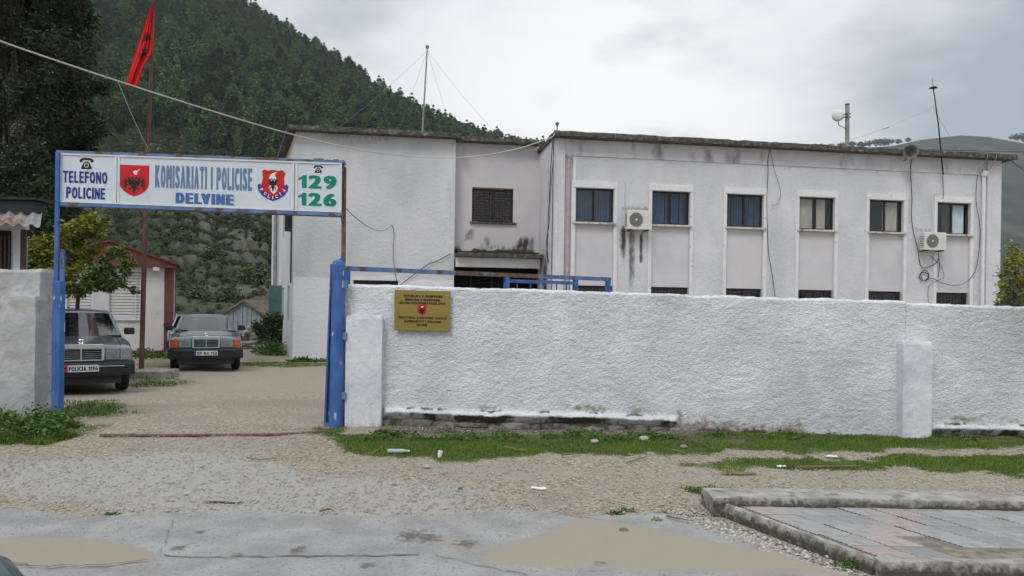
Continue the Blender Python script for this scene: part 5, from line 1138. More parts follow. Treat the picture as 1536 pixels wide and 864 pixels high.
for z in (.45, 1.2, 1.85): MB().box(t0.x + .05, t0.x + .12, 9.24, 9.3, z, z + .09).build('hinge', 'blue_rust', gp)
# narrow folded leaf beside the right post
lf = thing('gate_leaf', 'narrow blue sheet gate leaf folded edge-on beside the right gate post', 'gate leaf', (*gnd(492, 640), .1), 0)
quad_post((496.5, 487.5), (502.5, 499), 396, 641, 9.42, .03).build('sheet', 'blue', lf)
quad_post((495.5, 485.5), (497.5, 488.5), 396, 641, 9.38, .10).build('edge_angle', 'blue', lf)
quad_post((500.5, 497), (501.5, 498), 404, 520, 9.405, .01).build('light_slit', 'sign_trim', lf)
quad_post((486, 485.5), (499, 499), 634, 642, 9.37, .10).build('bottom_rail', 'blue_rust', lf)
# long open leaf swung back behind the wall
A_ = at(517, 402.5, 9.6); B_ = at(915, 419, 12.1)
lf = thing('gate_leaf', 'long blue gate leaf swung open behind the white wall with only its top rail showing', 'gate leaf', (A_.x, A_.y, .1), math.atan2(B_.y - A_.y, B_.x - A_.x)); ML = W[lf.name]; LL = math.hypot(B_.x - A_.x, B_.y - A_.y)
zl = lambda x: (A_.z + (B_.z - A_.z) * x / LL) - .1
def rail(x0, x1, zo, h_, m, nm='rail', y0=-.025, y1=.025): return MB(ML).add([(x, y, zl(x) + zo + dz_) for dz_ in (0, h_) for y in (y0, y1) for x in (x0, x1)], [(0, 1, 3, 2)[::-1], (4, 5, 7, 6), (0, 1, 5, 4), (2, 6, 7, 3), (0, 4, 6, 2), (1, 3, 7, 5)]).build(nm, m, lf)
rail(0, LL * .36, -.03, .06, 'blue_rust'); rail(LL * .36, LL * .68, -.03, .06, 'rust'); rail(LL * .68, LL, -.03, .06, 'blue_rust')
# stations measured along the leaf
def lx(px):
    k_ = ray(px, 415)[0]; dx, dy = (B_.x - A_.x) / LL, (B_.y - A_.y) / LL; return (k_ * A_.y - A_.x) / (dx - k_ * dy)
wx0, wx1, wx2 = lx(757), lx(862), LL
rail(wx0, wx1, -.11, .05, 'blue', 'window_head'); rail(wx0, LL, -.62, .05, 'blue', 'window_sill')
for a_ in (wx0, wx1 - .02, LL - .08): MB(ML).box(a_, a_ + .07, -.028, .028, .2, zl(a_) - .031).build('stile', 'blue', lf)
for px_ in (776, 796, 815, 835, 850): q_ = lx(px_); MB(ML).tube([(q_, 0, zl(q_) - .60), (q_, 0, zl(q_) - .10)], .011, 6).build('bar', 'blue', lf)
MB(ML).box(0, .07, -.028, .028, .2, zl(0) - .031).build('stile', 'blue', lf); MB(ML).box(.07, LL - .08, -.028, .028, .2, .27).build('rail', 'blue', lf)
MB(ML).box(.08, wx0 - .01, -.004, .004, .27, zl(0) - .5).build('sheet', 'blue', lf); MB(ML).box(wx0 + .07, LL - .09, -.004, .004, .27, zl(LL) - .64).build('sheet', 'blue', lf)
# steel threshold across the gateway
pts = [Vector((*gnd(px_, py_), 0)) for px_, py_ in ((150, 655), (250, 655.5), (400, 654.5), (450, 652.5), (490, 649))]
for p in pts: p.z = float(gz(p.x, p.y)) + .018
MB().tube(pts, .018, 6).build('threshold_rail', 'rust_plain', None, 'rusty steel rail lying across the gravel gateway', 'rail')

# ================================================================== FLAG
YF_ = gnd(211, 562)[1]
MB().tube(sagged(OVH, at(222, 222, YF_), .05, 8), .006, 4).build('stay_wire', 'cable_white', None, 'thin wire slanting from the overhead cable down to the flagpole', 'wire')
fp = thing('flagpole', 'tall leaning rust red flagpole on a concrete block', 'flagpole', (*gnd(211, 562), .05), 0)
YF = gnd(211, 562)[1]
p0 = at(212, 561, YF); p1 = at(222, 225, YF); p2 = at(231, 2, YF)
MB().tube([p0, at(218, 330, YF), p1], .055, 10, .05).build('pole', 'pole_red', fp); MB().tube([p1 - Vector((0, 0, .02)), p2, at(231.5, -6, YF)], .042, 10, .03).build('pole', 'pole_red', fp)
MB().tube([p1 - Vector((0, 0, .06)), p1 + Vector((0, 0, .04))], .058, 10).build('collar', 'rust', fp); MB().tube([at(230, 5, YF), at(228.5, 9, YF)], .03, 6).build('pulley', 'iron', fp)
MB().tube([at(229.5, 8, YF - .06), at(226, 120, YF - .08), at(219, 215, YF - .07)], .007, 4).build('halyard', 'cable', fp)
bx_, by_ = gnd(222, 568); MB().box(bx_ - .42, bx_ + .36, by_ - .1, by_ + .7, -.05, .19).build('concrete_block', 'concrete', None, 'low concrete block at the foot of the flagpole', 'block', bevel=.02)
# cloth: hangs limp from the hoist in deep folds
rows_, cols_ = 40, 26
Lft = [(227, 8), (214, 45), (203, 78), (194, 108), (187, 128)]; Rgt = [(230.5, 9), (230.5, 45), (230, 76), (216, 98), (205, 131)]
def plerp(P, t_):
    t_ *= len(P) - 1; i = min(int(t_), len(P) - 2); f_ = t_ - i; return (P[i][0] + (P[i + 1][0] - P[i][0]) * f_, P[i][1] + (P[i + 1][1] - P[i][1]) * f_)
vs = []
for j in range(rows_):
    t_ = j / (rows_ - 1)
    for i in range(cols_):
        s_ = i / (cols_ - 1); a = plerp(Lft, t_); b = plerp(Rgt, t_); d = .055 * math.sin(s_ * 9 + t_ * 2.5) * (.25 + .75 * t_) + .03 * math.sin(s_ * 27)
        vs.append(at(a[0] + (b[0] - a[0]) * s_, a[1] + (b[1] - a[1]) * s_, YF - .06 + d * (.4 + .6 * (1 - abs(2 * s_ - 1)))))
fl = thing('flag', 'limp red flag with a black eagle hanging in folds from the pole', 'flag', tuple(vs[-1]), 0)
mb = MB().add(vs, [tuple(f) for f in gridfaces(cols_, rows_).tolist()]); cf = mb.build('cloth', 'flag', fl, smooth=True)
def fpt(s_, t_):
    a = plerp(Lft, t_); b = plerp(Rgt, t_); d = .055 * math.sin(s_ * 9 + t_ * 2.5) * (.25 + .75 * t_) + .03 * math.sin(s_ * 27); return at(a[0] + (b[0] - a[0]) * s_, a[1] + (b[1] - a[1]) * s_, YF - .068 + d * (.4 + .6 * (1 - abs(2 * s_ - 1))))
eg = MB(); tess = fit(EAGLE, .25, .80, .40, .78); from mathutils.geometry import tessellate_polygon
T = tessellate_polygon([[Vector((a, b, 0)) for a, b in tess]]); eg.add([fpt(a, 1 - b + .05) + Vector((0, -.006, 0)) for a, b in tess], [tuple(t_) for t_ in T]); eg.build('eagle', 'ink_black', cf)

# ================================================================== HUT (white cabin with oxide red posts)
kc = ray(258, 480)[0]; YH = 26.4; GH = -.1; ah = math.radians(23); HO = Vector((kc * YH, YH, 0)); MH = Matrix.Translation((*HO.xy, GH)) @ Matrix.Rotation(ah, 4, 'Z')
hut = thing('cabin', 'white prefabricated cabin with red corner posts and a red gable roof', 'cabin', (HO.x, HO.y, GH), ah)
def hl(px, py):      # measured point on the cabin front -> cabin x,z
    kx, kz = ray(px, py); c_, s_ = math.cos(ah), math.sin(ah); t_ = -(HO.x - kx * HO.y) / (c_ - kx * s_); return t_, EYE + kz * (HO.y + t_ * s_) - GH
HE = hl(250, 402)[1]; HR = hl(172, 364)[1]; HW = -hl(62, 480)[0]
wins = [(*[hl(163, 478)[0], hl(213, 478)[0]], hl(190, 478)[1], hl(190, 406)[1]), (hl(100, 478)[0], hl(138, 478)[0], hl(120, 478)[1], hl(120, 406)[1])]
wall_panel(-HW, 0, 0, HE + .05, wins, MH, 5, None, None, .1).build('wall', 'hut_white', hut)
for a, b in (((0, 0), (0, 3.2)), ((0, 3.2), (-HW, 3.2)), ((-HW, 3.2), (-HW, 0))):
    p = MH @ Vector((*a, 0)); q = MH @ Vector((*b, 0)); d = q - p; wall_panel(0, d.length, 0, HE + .05, [], Matrix.Translation(p) @ Matrix.Rotation(math.atan2(d.y, d.x), 4, 'Z'), 5, None, None).build('wall', 'hut_white', hut)
MB(MH).box(-.26, .012, -.03, .02, 0, HE).build('corner_post', 'hut_red', hut); MB(MH).box(.0121, .04, -.03, .20, 0, HE).build('corner_post', 'hut_red', hut); MB(MH).box(-HW, -HW + .2, -.03, .02, 0, HE).build('corner_post', 'hut_red', hut); MB(MH).box(0.002, .03, 3.0, 3.2, 0, HE).build('corner_post', 'hut_red', hut)
MB(MH).box(-HW + .2, -.262, -.02, .02, 0, .09).build('base_rail', 'hut_red', hut)
hm = -HW / 2
MB(MH).prism([(-HW - .12, HE), (.14, HE), (.14, HE + .1), (hm, HR), (-HW - .12, HE + .1)], -.25, 3.4).build('gable', 'hut_red', hut)
for a, b in (((hm, HR + .01), (.22, HE + .08)), ((hm, HR + .01), (-HW - .2, HE + .08))):
    MB(MH).prism([a, b, (b[0], b[1] + .07), (a[0], a[1] + .07)], -.33, 3.5).build('roof', 'hut_red', hut)
MB(MH).box(-.62, -.42, -.28, -.2, HE - .12, HE).build('bracket', 'hut_white', hut)
for (a, b, c, d) in wins:
    s2 = MB(MH); s2.box(a, b, .05, .1, c, c + .04); s2.box(a, b, .05, .1, d - .04, d); s2.box(a, a + .04, .05, .1, c, d); s2.box(b - .04, b, .05, .1, c, d); wf = s2.build('window', 'sign_trim', hut)
    n_ = 15
    for k_ in range(n_):
        z = c + .05 + (d - c - .10) * k_ / n_; zz = (d - c - .10) / n_; MB(MH).prism([(a + .045, z), (b - .045, z), (b - .045, z + zz * .80), (a + .045, z + zz * .80)], .055, .065).build('slat', 'shutter', wf)
    MB(MH).box(a + .04, b - .04, .08, .09, c + .04, d - .04).build('backing', 'grille', wf); MB(MH).box(a - .05, b + .05, -.05, .0, c - .085, c - .061).build('sill', 'grille', hut)
    MB(MH).box(a - .05, a, -.012, .03, c - .06, d + .05).build('window_trim', 'sign_trim', hut); MB(MH).box(b, b + .05, -.012, .03, c - .06, d + .05).build('window_trim', 'sign_trim', hut)
    MB(MH).box(a, b, -.014, .03, c - .06, c - .001).build('window_trim', 'sign_trim', hut); MB(MH).box(a, b, -.014, .03, d + .001, d + .05).build('window_trim', 'sign_trim', hut)
MB(MH).box(-.28 - .9, -.28 - .88, -.008, .02, .1, HE).build('panel_joint', 'shutter', hut)
# small hut behind the left wall
kh = at(40, 345, 12.0); kz = at(10, 330, 12).z
kiosk = thing('guard_hut', 'grey guard hut with a rusty corrugated roof behind the left wall', 'hut', (kh.x, 12, .2), 0)
MB().add([(-11, 12, 0), (kh.x, 12, 0), (kh.x * 14.2 / 12 + .02, 14.2, 0), (-11, 14.2, 0), (-11, 12, kh.z), (kh.x, 12, kh.z), (kh.x * 14.2 / 12 + .02, 14.2, kh.z), (-11, 14.2, kh.z)], [(0, 3, 2, 1), (4, 5, 6, 7), (0, 1, 5, 4), (1, 2, 6, 5), (2, 3, 7, 6), (3, 0, 4, 7)]).build('wall', 'panel', kiosk)
MB().box(kh.x - .08, kh.x + .01, 11.97, 11.999, .2, kh.z).build('corner_trim', 'iron', kiosk)
MB().box(-9.2, at(17, 350, 12).x, 11.96, 11.999, .25, kh.z - .02).build('door', 'dark', kiosk); 
for k_ in range(3): x_ = at(4 + k_ * 6, 350, 12).x; MB().box(x_, x_ + .02, 11.945, 11.958, .3, kh.z - .1).build('door_bar', 'iron', kiosk)
MB().box(-9.6, at(44, 340, 12).x, 11.9, 12.0, kh.z + .0, kh.z + .10).build('beam', 'panel', kiosk)
def corrugated(p0, ux, uy, L1, L2, n_, amp, name, m, parent):
    mb = MB(); p0 = Vector(p0); ux = Vector(ux).normalized(); uy = Vector(uy).normalized(); nz_ = ux.cross(uy).normalized(); vs = []
    for j in (0, 1):
        for i in range(n_ * 6 + 1): vs.append(p0 + ux * (L1 * i / (n_ * 6)) + uy * L2 * j + nz_ * amp * math.sin(i * math.pi / 3))
    m_ = n_ * 6 + 1; return mb.add(vs, [(i, i + 1, m_ + i + 1, m_ + i) for i in range(m_ - 1)]).build(name, m, parent)
e0 = at(62, 336, 11.6); corrugated((e0.x - 3.2, 11.5, e0.z + .10), (1, 0, -.045), (-.60, 1, .42), 3.25, 1.4, 17, .028, 'roof_sheet', 'tin', kiosk)
q0 = at(0, 327, 12.1); q1 = at(51, 300, 12.1)
MB().box(-9.6, q1.x, 12.1, 12.45, q0.z + .02, q1.z).build('roof_box', 'bumper_dark', kiosk, bevel=.03)
MB().box(-9.6, q1.x + .06, 12.05, 12.5, q1.z, q1.z + .04).build('roof_box', 'bumper_dark', kiosk)

# ---- shed and ruined walls at the foot of the slope
YQ = 36.
shed = thing('tin_shed', 'small blue grey tin gable shed with stone roofs at the foot of the slope', 'shed', tuple(at(367, 492, YQ)), 0)
P = [(at(px_, py_, YQ).x, at(px_, py_, YQ).z) for px_, py_ in ((338, 516), (398, 516), (398, 476), (367, 453), (338, 470))]
MB().prism(P, YQ, YQ + 4).build('wall', 'tin_blue', shed)
for k_ in range(9): x_ = P[0][0] + .1 + k_ * .22; MB().box(x_, x_ + .05, YQ - .04, YQ, .3, min(np.interp(x_, [P[4][0], P[3][0], P[2][0]], [P[4][1], P[3][1], P[2][1]]) - .05, 9)).build('rib', 'tin_blue', shed)
def rooft(pa, pb, Ya, Yb, za, zb, seed):
    n1_, n2_ = 14, 8; vs = []
    for j in range(n2_ + 1):
        for i in range(n1_ + 1):
            u_, v_ = i / n1_, j / n2_; a = at(pa, 470, Ya).x; b = at(pb, 470, Ya).x; vs.append((a + (b - a) * u_, Ya + (Yb - Ya) * v_, za + (zb - za) * v_ + (float(fbm(np.array(i * .8 + seed), np.array(j * .9), 3)) - .5) * .3))
    mb = MB().add(vs, [tuple(f) for f in gridfaces(n1_ + 1, n2_ + 1).tolist()]); return mb
zk = lambda px_, py_, Y_: at(px_, py_, Y_).z
for k_, (pa, pb, Ya, Yb, ya, yb) in enumerate([(393, 445, 36.2, 39, 484, 458), (322, 342, 36.4, 39, 480, 464)]): rooft(pa, pb, Ya, Yb, zk(pa, ya, Ya), zk(pa, yb, Yb), k_).build('roof', 'rooftile', shed)
for s_ in (0, 1):
    a = P[3]; b = P[4] if s_ == 0 else P[2]; MB().prism([(a[0], a[1]), (b[0] + (-.1 if s_ == 0 else .1), b[1] - .05), (b[0] + (-.1 if s_ == 0 else .1), b[1] + .05), (a[0], a[1] + .12)], YQ - .2, YQ + 4).build('roof', 'rooftile', shed)
R_ = random.Random(9)
ruin = thing('ruined_wall', 'low tumbled stone wall behind the parked grey car', 'wall', tuple(at(385, 520, 30)), 0)
for i in range(70):
    px_ = R_.uniform(355, 418); Y_ = R_.uniform(29.5, 31); row = R_.randint(0, 5); z_ = -.05 + row * .17 * (1 - abs(px_ - 380) / 90)
    stone(at(px_, 500, Y_).x, Y_, z_, R_.uniform(.12, .26), .18, R_.uniform(.08, .14), ruin, 'ruin')

# ================================================================== TREES near the station
def leafy(name, label, cat, base, blobs, n, size, m, trunk, m2=None, limbs=()):
    t_ = thing(name, label, cat, base, 0); tot = sum(b[3] ** 2 for b in blobs); P = []
    for (x_, y_, z_, r_) in blobs:
        k_ = int(n * r_ ** 2 / tot); sub = max(5, int(r_ * 14)); cc = RNG.normal(size=(sub, 3)); cc /= np.linalg.norm(cc, axis=1)[:, None]; cc *= r_ * RNG.uniform(.35, 1, (sub, 1)); w_ = RNG.integers(0, sub, k_)
        P.append(np.array([x_, y_, z_]) + cc[w_] + RNG.normal(size=(k_, 3)) * r_ * .17)
    P = np.concatenate(P) - np.array(base)
    leafs_o = leafs('crown', P, m, None, size * .6, size * 1.2, parent=t_, kind=None, cat=None)
    mb = MB(); mb.tube(trunk[0], trunk[1], 8, trunk[2]).build('trunk', 'bark', t_)
    for (x_, y_, z_, r_) in blobs[::2]:
        a = Vector(trunk[0][-1]); MB().tube([Vector(trunk[0][-2]), a.lerp(Vector((x_, y_, z_)), .5), (x_, y_, z_)], .05, 5, .012).build('limb', 'bark', t_)
    return t_
# tall dark cypress at the far left
tx = at(45, 300, 17.0).x; ty = 17.0
R_ = np.random.default_rng(5); blobs = []
for i in range(150):
    z_ = 1.2 + 13.5 * R_.random(); w_ = 2.3 - .09 * abs(z_ - 6); an = R_.random() * 6.28; rr = w_ * R_.uniform(.2, 1); cx_ = tx - 1.0 + rr * math.cos(an); blobs.append((cx_ - max(0, (z_ - 3) * .0), ty + rr * math.sin(an) * .8, z_, R_.uniform(.45, .85)))
cyp = leafy('cypress_tree', 'huge dark cypress with pale cones rising at the far left', 'tree', (tx - 1, ty, .2), blobs, 120000, .062, 'conifer', ([(tx - 1, ty, .1), (tx - .9, ty, 6), (tx - 1.05, ty, 14)], .32, .08))
Pc = []
for (x_, y_, z_, r_) in blobs:
    for _ in range(9):
        d = R_.normal(size=3); d /= np.linalg.norm(d); d[1] = -abs(d[1]); Pc.append(np.array([x_, y_, z_]) + d * r_ * R_.uniform(.8, 1.05))
Pc = np.array(Pc) - np.array((tx - 1, ty, .2)); ic_ = np.array([(1, 0, 0), (0, 1, 0), (-1, 0, 0), (0, -1, 0), (0, 0, 1), (0, 0, -1)]) * .019; fc = np.array([(0, 1, 4), (1, 2, 4), (2, 3, 4), (3, 0, 4), (1, 0, 5), (2, 1, 5), (3, 2, 5), (0, 3, 5)])
o_ = np_mesh('cones', (Pc[:, None] + ic_[None]).reshape(-1, 3), (fc[None] + 6 * np.arange(len(Pc))[:, None, None]).reshape(-1, 3), 'cone', parent=cyp, kind='stuff')
# second thinner conifer behind it, its sprays reaching out to the right
blobs = [(at(px_, py_, 19.5).x, 19.5 + R_.uniform(-.6, .6), at(px_, py_, 19.5).z, R_.uniform(.35, .6)) for px_, py_ in [(108, 150), (118, 170), (128, 190), (115, 205), (130, 215), (100, 190), (95, 230), (110, 240), (122, 235), (95, 160), (105, 120), (112, 135), (85, 250), (100, 260), (80, 280), (105, 285), (92, 300), (108, 60), (104, 90), (110, 20), (118, 0), (100, -20)]]
leafy('conifer_tree', 'dark conifer behind the tall cypress with drooping sprays', 'tree', (at(95, 300, 19.5).x, 19.5, .25), blobs, 26000, .07, 'conifer', ([(at(90, 300, 19.5).x, 19.5, .2), (at(92, 200, 19.5).x, 19.5, 5), (at(98, 0, 19.5).x, 19.5, 9.5)], .15, .04))
# yellow green tree behind the police car
Yb = 15.6; bb = lambda px_, py_, r_, dy=0: (at(px_, py_, Yb + dy).x, Yb + dy, at(px_, py_, Yb + dy).z, r_)
blobs = [bb(120, 335, .35), bb(105, 350, .4), bb(130, 355, .4), bb(90, 375, .45, .4), bb(115, 385, .45), bb(70, 390, .45, .5), bb(55, 410, .45, .6), bb(95, 415, .4), bb(75, 430, .4), bb(60, 375, .3, .4), bb(140, 340, .25), bb(135, 375, .28)]
leafy('yellow_tree', 'yellow green leafy tree between the guard hut and the cabin', 'tree', (at(85, 480, Yb).x, Yb, .25), blobs, 9000, .055, 'leaf_y', ([(at(85, 480, Yb).x, Yb, .2), (at(90, 430, Yb).x, Yb, 2.1), (at(105, 370, Yb).x, Yb, 3)], .08, .03))
blobs = [bb(180, 380, .22, -.8), bb(165, 395, .22, -.8), bb(188, 398, .18, -.8), bb(150, 405, .25, -.8), bb(175, 412, .2, -.8), bb(155, 425, .2, -.8), bb(130, 420, .28, -.8), bb(140, 435, .2, -.8), bb(198, 436, .08, -.8), bb(186, 428, .10, -.8), bb(118, 440, .25, -.8), bb(166, 432, .12, -.8), bb(205, 438, .05, -.8)]
leafy('green_tree', 'small green leafy tree overhanging the police car in front of the cabin', 'tree', (at(112, 470, Yb - .8).x, Yb - .8, .25), blobs, 3600, .05, 'leaf_g', ([(at(110, 480, Yb - .8).x, Yb - .8, .2), (at(118, 440, Yb - .8).x, Yb - .8, 1.9), (at(140, 420, Yb - .8).x, Yb - .8, 2.3)], .05, .02))
# bushes right of the station and behind the cars
Yr = 19.; br = lambda px_, py_, r_: (at(px_, py_, Yr).x, Yr, at(px_, py_, Yr).z, r_)
blobs = [br(px_, py_, r_) for px_, py_, r_ in [(1512, 395, .35), (1530, 385, .4), (1550, 390, .5), (1580, 400, .5), (1505, 420, .3), (1525, 425, .4), (1550, 430, .45), (1510, 445, .35), (1535, 455, .4), (1600, 430, .6)]]
leafy('garden_shrub', 'yellow leaved shrub past the right end of the station', 'shrub', (at(1530, 470, Yr).x, Yr, .2), blobs, 4500, .05, 'leaf_y', ([(at(1530, 480, Yr).x, Yr, .1), (at(1530, 440, Yr).x, Yr, 2), (at(1532, 400, Yr).x, Yr, 2.6)], .05, .02))
Yr = 16.; blobs = [br(px_, py_, r_) for px_, py_, r_ in [(1510, 448, .2), (1530, 450, .25), (1500, 455, .15), (1550, 450, .25), (1520, 430, .15)]]
leafy('garden_shrub', 'dull green low shrub behind the white wall at the right end', 'shrub', (at(1525, 470, Yr).x, Yr, .15), blobs, 1500, .04, 'scrub', ([(at(1525, 490, Yr).x, Yr, .1), (at(1525, 460, Yr).x, Yr, 1.4), (at(1525, 445, Yr).x, Yr, 2)], .03, .01))
Yr = 29; blobs = [br(px_, py_, r_) for px_, py_, r_ in [(402, 500, .5), (412, 485, .5), (395, 485, .4), (418, 505, .4), (425, 475, .45)]]
leafy('wild_shrub', 'dark brown green shrub beside the corner of the station', 'shrub', (at(408, 520, Yr).x, Yr, .3), blobs, 3500, .07, 'scrub', ([(at(408, 520, Yr).x, Yr, .2), (at(408, 505, Yr).x, Yr, .8), (at(408, 490, Yr).x, Yr, 1.2)], .05, .02))

# ================================================================== CARS
def loft_sec(y, hw, zb, zt, crown=.03, nose=0.):
    h = zt - zb; half = [(0, zb), (hw * .80, zb), (hw * .955, zb + h * .10), (hw * .99, zb + h * .30), (hw, zb + h * .55), (hw * .985, zb + h * .78), (hw * .95, zt - h * .07), (hw * .87, zt - .004), (hw * .55, zt + crown * .7), (0, zt + crown)]
    pts = half + [(-a, b) for a, b in half[::-1][1:-1]]; return [(a, y, b) for a, b in pts]
def make_car(label, loc, rz, paint, L_=4.65, HWD=.87, HH=1.43, plate=('', False), orange=False, wide_grille=.32):
    c = thing('parked_car', label, 'car', loc, rz); M = W[c.name]; f = -L_ / 2; r = L_ / 2
    wf, wr_ = f + .80, r - .98; WR = .315; zb = .30
    st = [(f + .03, HWD * .90, .50, .78), (f + .06, HWD * .955, .46, .815), (f + .16, HWD * .98, .44, .84), (f + .3, HWD * .99, .40, .855)]
    def arch(y0):
        return [(y0 - .36, zb), (y0 - .34, .44), (y0 - .25, .58), (y0 - .12, .655), (y0, .675), (y0 + .12, .655), (y0 + .25, .58), (y0 + .34, .44), (y0 + .36, zb - .06)]
    top = lambda y: float(np.interp(y, [f, f + .1, f + .35, f + 1.38, f + 1.6, r - 1.05, r - .1, r], [.81, .835, .86, .945, .96, .99, .945, .90]))
    hwf = lambda y: HWD * float(np.interp(y, [f, f + .35, f + 1.2, r - 1.2, r - .2, r], [.95, .985, 1, 1, .97, .93]))
    for y, b in arch(wf)[1:]: st.append((y, hwf(y), b, top(y)))
    for y in (wf + .8, wf + 1.3): st.append((y, hwf(y), zb - .06, top(y)))
    for y, b in arch(wr_): st.append((y, hwf(y), max(b, zb - .06), top(y)))
    for y in (r - .35, r - .12, r - .03): st.append((y, hwf(y), .42, top(y) - (.06 if y > r - .05 else 0)))
    st.sort(key=lambda q: q[0])
    body = MB(M).loft([loft_sec(*q) for q in st]).build('body', paint, c, smooth=False)
    body.data.shade_smooth() if hasattr(body.data, 'shade_smooth') else None
    sm = body.modifiers.new('b', 'BEVEL'); sm.width = .012; sm.segments = 2; sm.limit_method = 'ANGLE'; sm.angle_limit = .6
    for s_ in (-1, 1): MB(M).tube([(s_ * HWD * .74, y_, top(y_) + .006) for y_ in (f + .12, f + .4, f + .8, f + 1.3)], .007, 4).build('bonnet_seam', 'black', c)
    # dark wheel housings and floor
    MB(M).box(-HWD * .78, HWD * .78, f + .2, r - .2, .22, .42).build('underbody', 'black', c)
    # glasshouse
    yb0, yt0, yt1, yb1 = f + 1.33, f + 1.98, r - 1.48, r - .78; zb0 = top(yb0) + .01; zb1 = top(yb1) + .01; bw, tw = HWD * .84, HWD * .665; zt_ = HH - .06
    C = dict(a=(-bw, yb0, zb0), b=(bw, yb0, zb0), c=(tw, yt0, zt_), d=(-tw, yt0, zt_), e=(-bw, yb1, zb1), f=(bw, yb1, zb1), g=(tw, yt1, zt_), h=(-tw, yt1, zt_))
    def bowed(p, q, r2, s_, bow, n_=8):
        p, q, r2, s_ = map(Vector, (p, q, r2, s_)); vs = []
        for j in range(2):
            for i in range(n_ + 1):
                t_ = i / n_; a = p.lerp(q, t_) if j == 0 else s_.lerp(r2, t_); a = a + Vector((0, bow * (1 - (2 * t_ - 1) ** 2), 0)); vs.append(a)
        return MB(M).add(vs, [(i, i + 1, n_ + 2 + i, n_ + 1 + i) for i in range(n_)])
    ws = bowed(C['a'], C['b'], C['c'], C['d'], -.15).build('windscreen', 'car_glass', c)
    bowed(C['f'], C['e'], C['h'], C['g'], .06).build('rear_window', 'car_glass', c)
    for s_ in (-1, 1):
        q = [Vector(C[k_]) for k_ in (('a', 'e', 'h', 'd') if s_ < 0 else ('b', 'f', 'g', 'c'))]; o_ = Vector((s_ * .012, 0, 0))
        m0, m1 = q[0].lerp(q[1], .47), q[3].lerp(q[2], .45)
        for A4 in ((q[0], m0, m1, q[3]), (m0, q[1], q[2], m1)): MB(M).add([p + o_ * .0 for p in A4], [(0, 1, 2, 3)]).build('side_window', 'car_glass', c)
        MB(M).tube([m0 + o_, m1 + o_], .028, 4).build('door_pillar', 'black', c)
        fr_ = MB(M); fr_.tube([q[0] + Vector((0, -.02, -.02)), q[3]], .030, 6); fr_.tube([q[3], q[2]], .030, 6); fr_.tube([q[2], q[1] + Vector((0, .05, -.02))], .055, 6); fr_.build('roof_pillar', paint, c)
        MB(M).box(min(s_ * HWD * .995, s_ * (HWD + .018)), max(s_ * HWD * .995, s_ * (HWD + .018)), wf + .42, wr_ - .42, .50, .60).build('side_moulding', 'bumper_dark', c)
        for y_ in (wf + 1.32, wr_ - .45): MB(M).box(min(s_ * HWD * .985, s_ * (HWD + .02)), max(s_ * HWD * .985, s_ * (HWD + .02)), y_ - .1, y_ + .08, .80, .83).build('handle', 'bumper_dark', c)
        # mirror
        mr_ = MB(M); mr_.box(min(s_ * (HWD - .05), s_ * (HWD + .13)), max(s_ * (HWD - .05), s_ * (HWD + .13)), yb0 + .16, yb0 + .25, zb0 + .02, zb0 + .15); mo = mr_.build('mirror', 'bumper_dark', c, bevel=.025)
    rp_ = []
    for y_, w_, z_ in ((yt0 - .05, tw * .99, zt_ - .01), (yt0 + .08, tw * 1.02, zt_ + .028), (0.1, tw * 1.04, zt_ + .045), (yt1 - .1, tw * 1.02, zt_ + .03), (yt1 + .05, tw * .98, zt_ - .01)):
        rp_.append([(-w_, y_, z_ - .03), (-w_ * .93, y_, z_ + .0), (-w_ * .5, y_, z_ + .018), (0, y_, z_ + .022), (w_ * .5, y_, z_ + .018), (w_ * .93, y_, z_ + .0), (w_, y_, z_ - .03), (0, y_, z_ - .035)])
    MB(M).loft(rp_).build('roof', paint, c, recalc=True, smooth=True)
    MB(M).tube([(-bw, yb0 - .02, zb0), (-bw * .5, yb0 - .075, zb0 + .0), (0, yb0 - .09, zb0 + .005), (bw * .5, yb0 - .075, zb0), (bw, yb0 - .02, zb0)], .018, 5).build('windscreen_seal', 'black', c)
    # interior
    MB(M).box(-bw * .93, bw * .93, yb0 + .10, yb0 + .42, .7, zb0 + .03).build('dashboard', 'seatcloth', c, bevel=.03)
    for s_ in (-1, 1):
        se = MB(M).box(s_ * .36 - .23, s_ * .36 + .23, -.12, .03, .5, 1.08).build('seat', 'seatcloth', c, bevel=.05)
        MB(M).box(s_ * .36 - .12, s_ * .36 + .12, -.05, .04, 1.10, 1.26).build('headrest', 'seatcloth', se, bevel=.03)
    MB(M).box(-.6, .6, .85, 1.0, .5, 1.06).build('rear_seat', 'seatcloth', c, bevel=.05)
    sw = [(.36 + .18 * math.cos(t_ * math.pi / 8), yb0 + .5 + .05 * math.sin(t_ * math.pi / 8), 1.0 + .14 * math.sin(t_ * math.pi / 8)) for t_ in range(17)]
    MB(M).tube(sw, .014, 6, caps=False).build('steering_wheel', 'black', c)
    for s_ in (.12, -.42):
        MB(M).tube([(s_, yb0 - .07, zb0 + .015), (s_ - .42, yb0 + .0, zb0 + .06)], .010, 4).build('wiper', 'black', c)
    # front end
    gw = wide_grille; g_ = MB(M)
    P = [(-gw, .815), (-gw - .012, .60), (gw + .012, .60), (gw, .815)]
    MB(M).prism([(-gw + .02, .795), (-gw + .01, .61), (gw - .01, .61), (gw - .02, .795)], f - .012, f + .05).build('grille', 'black', c)
    for a, b in (((-gw - .03, .83), (gw + .03, .855)),): MB(M).prism([(a[0], a[1] - .045), (b[0], a[1] - .045), (b[0] - .03, b[1] + .008), (a[0] + .03, b[1] + .008)], f - .045, f + .1).build('grille_surround', 'chrome', c, bevel=.008)
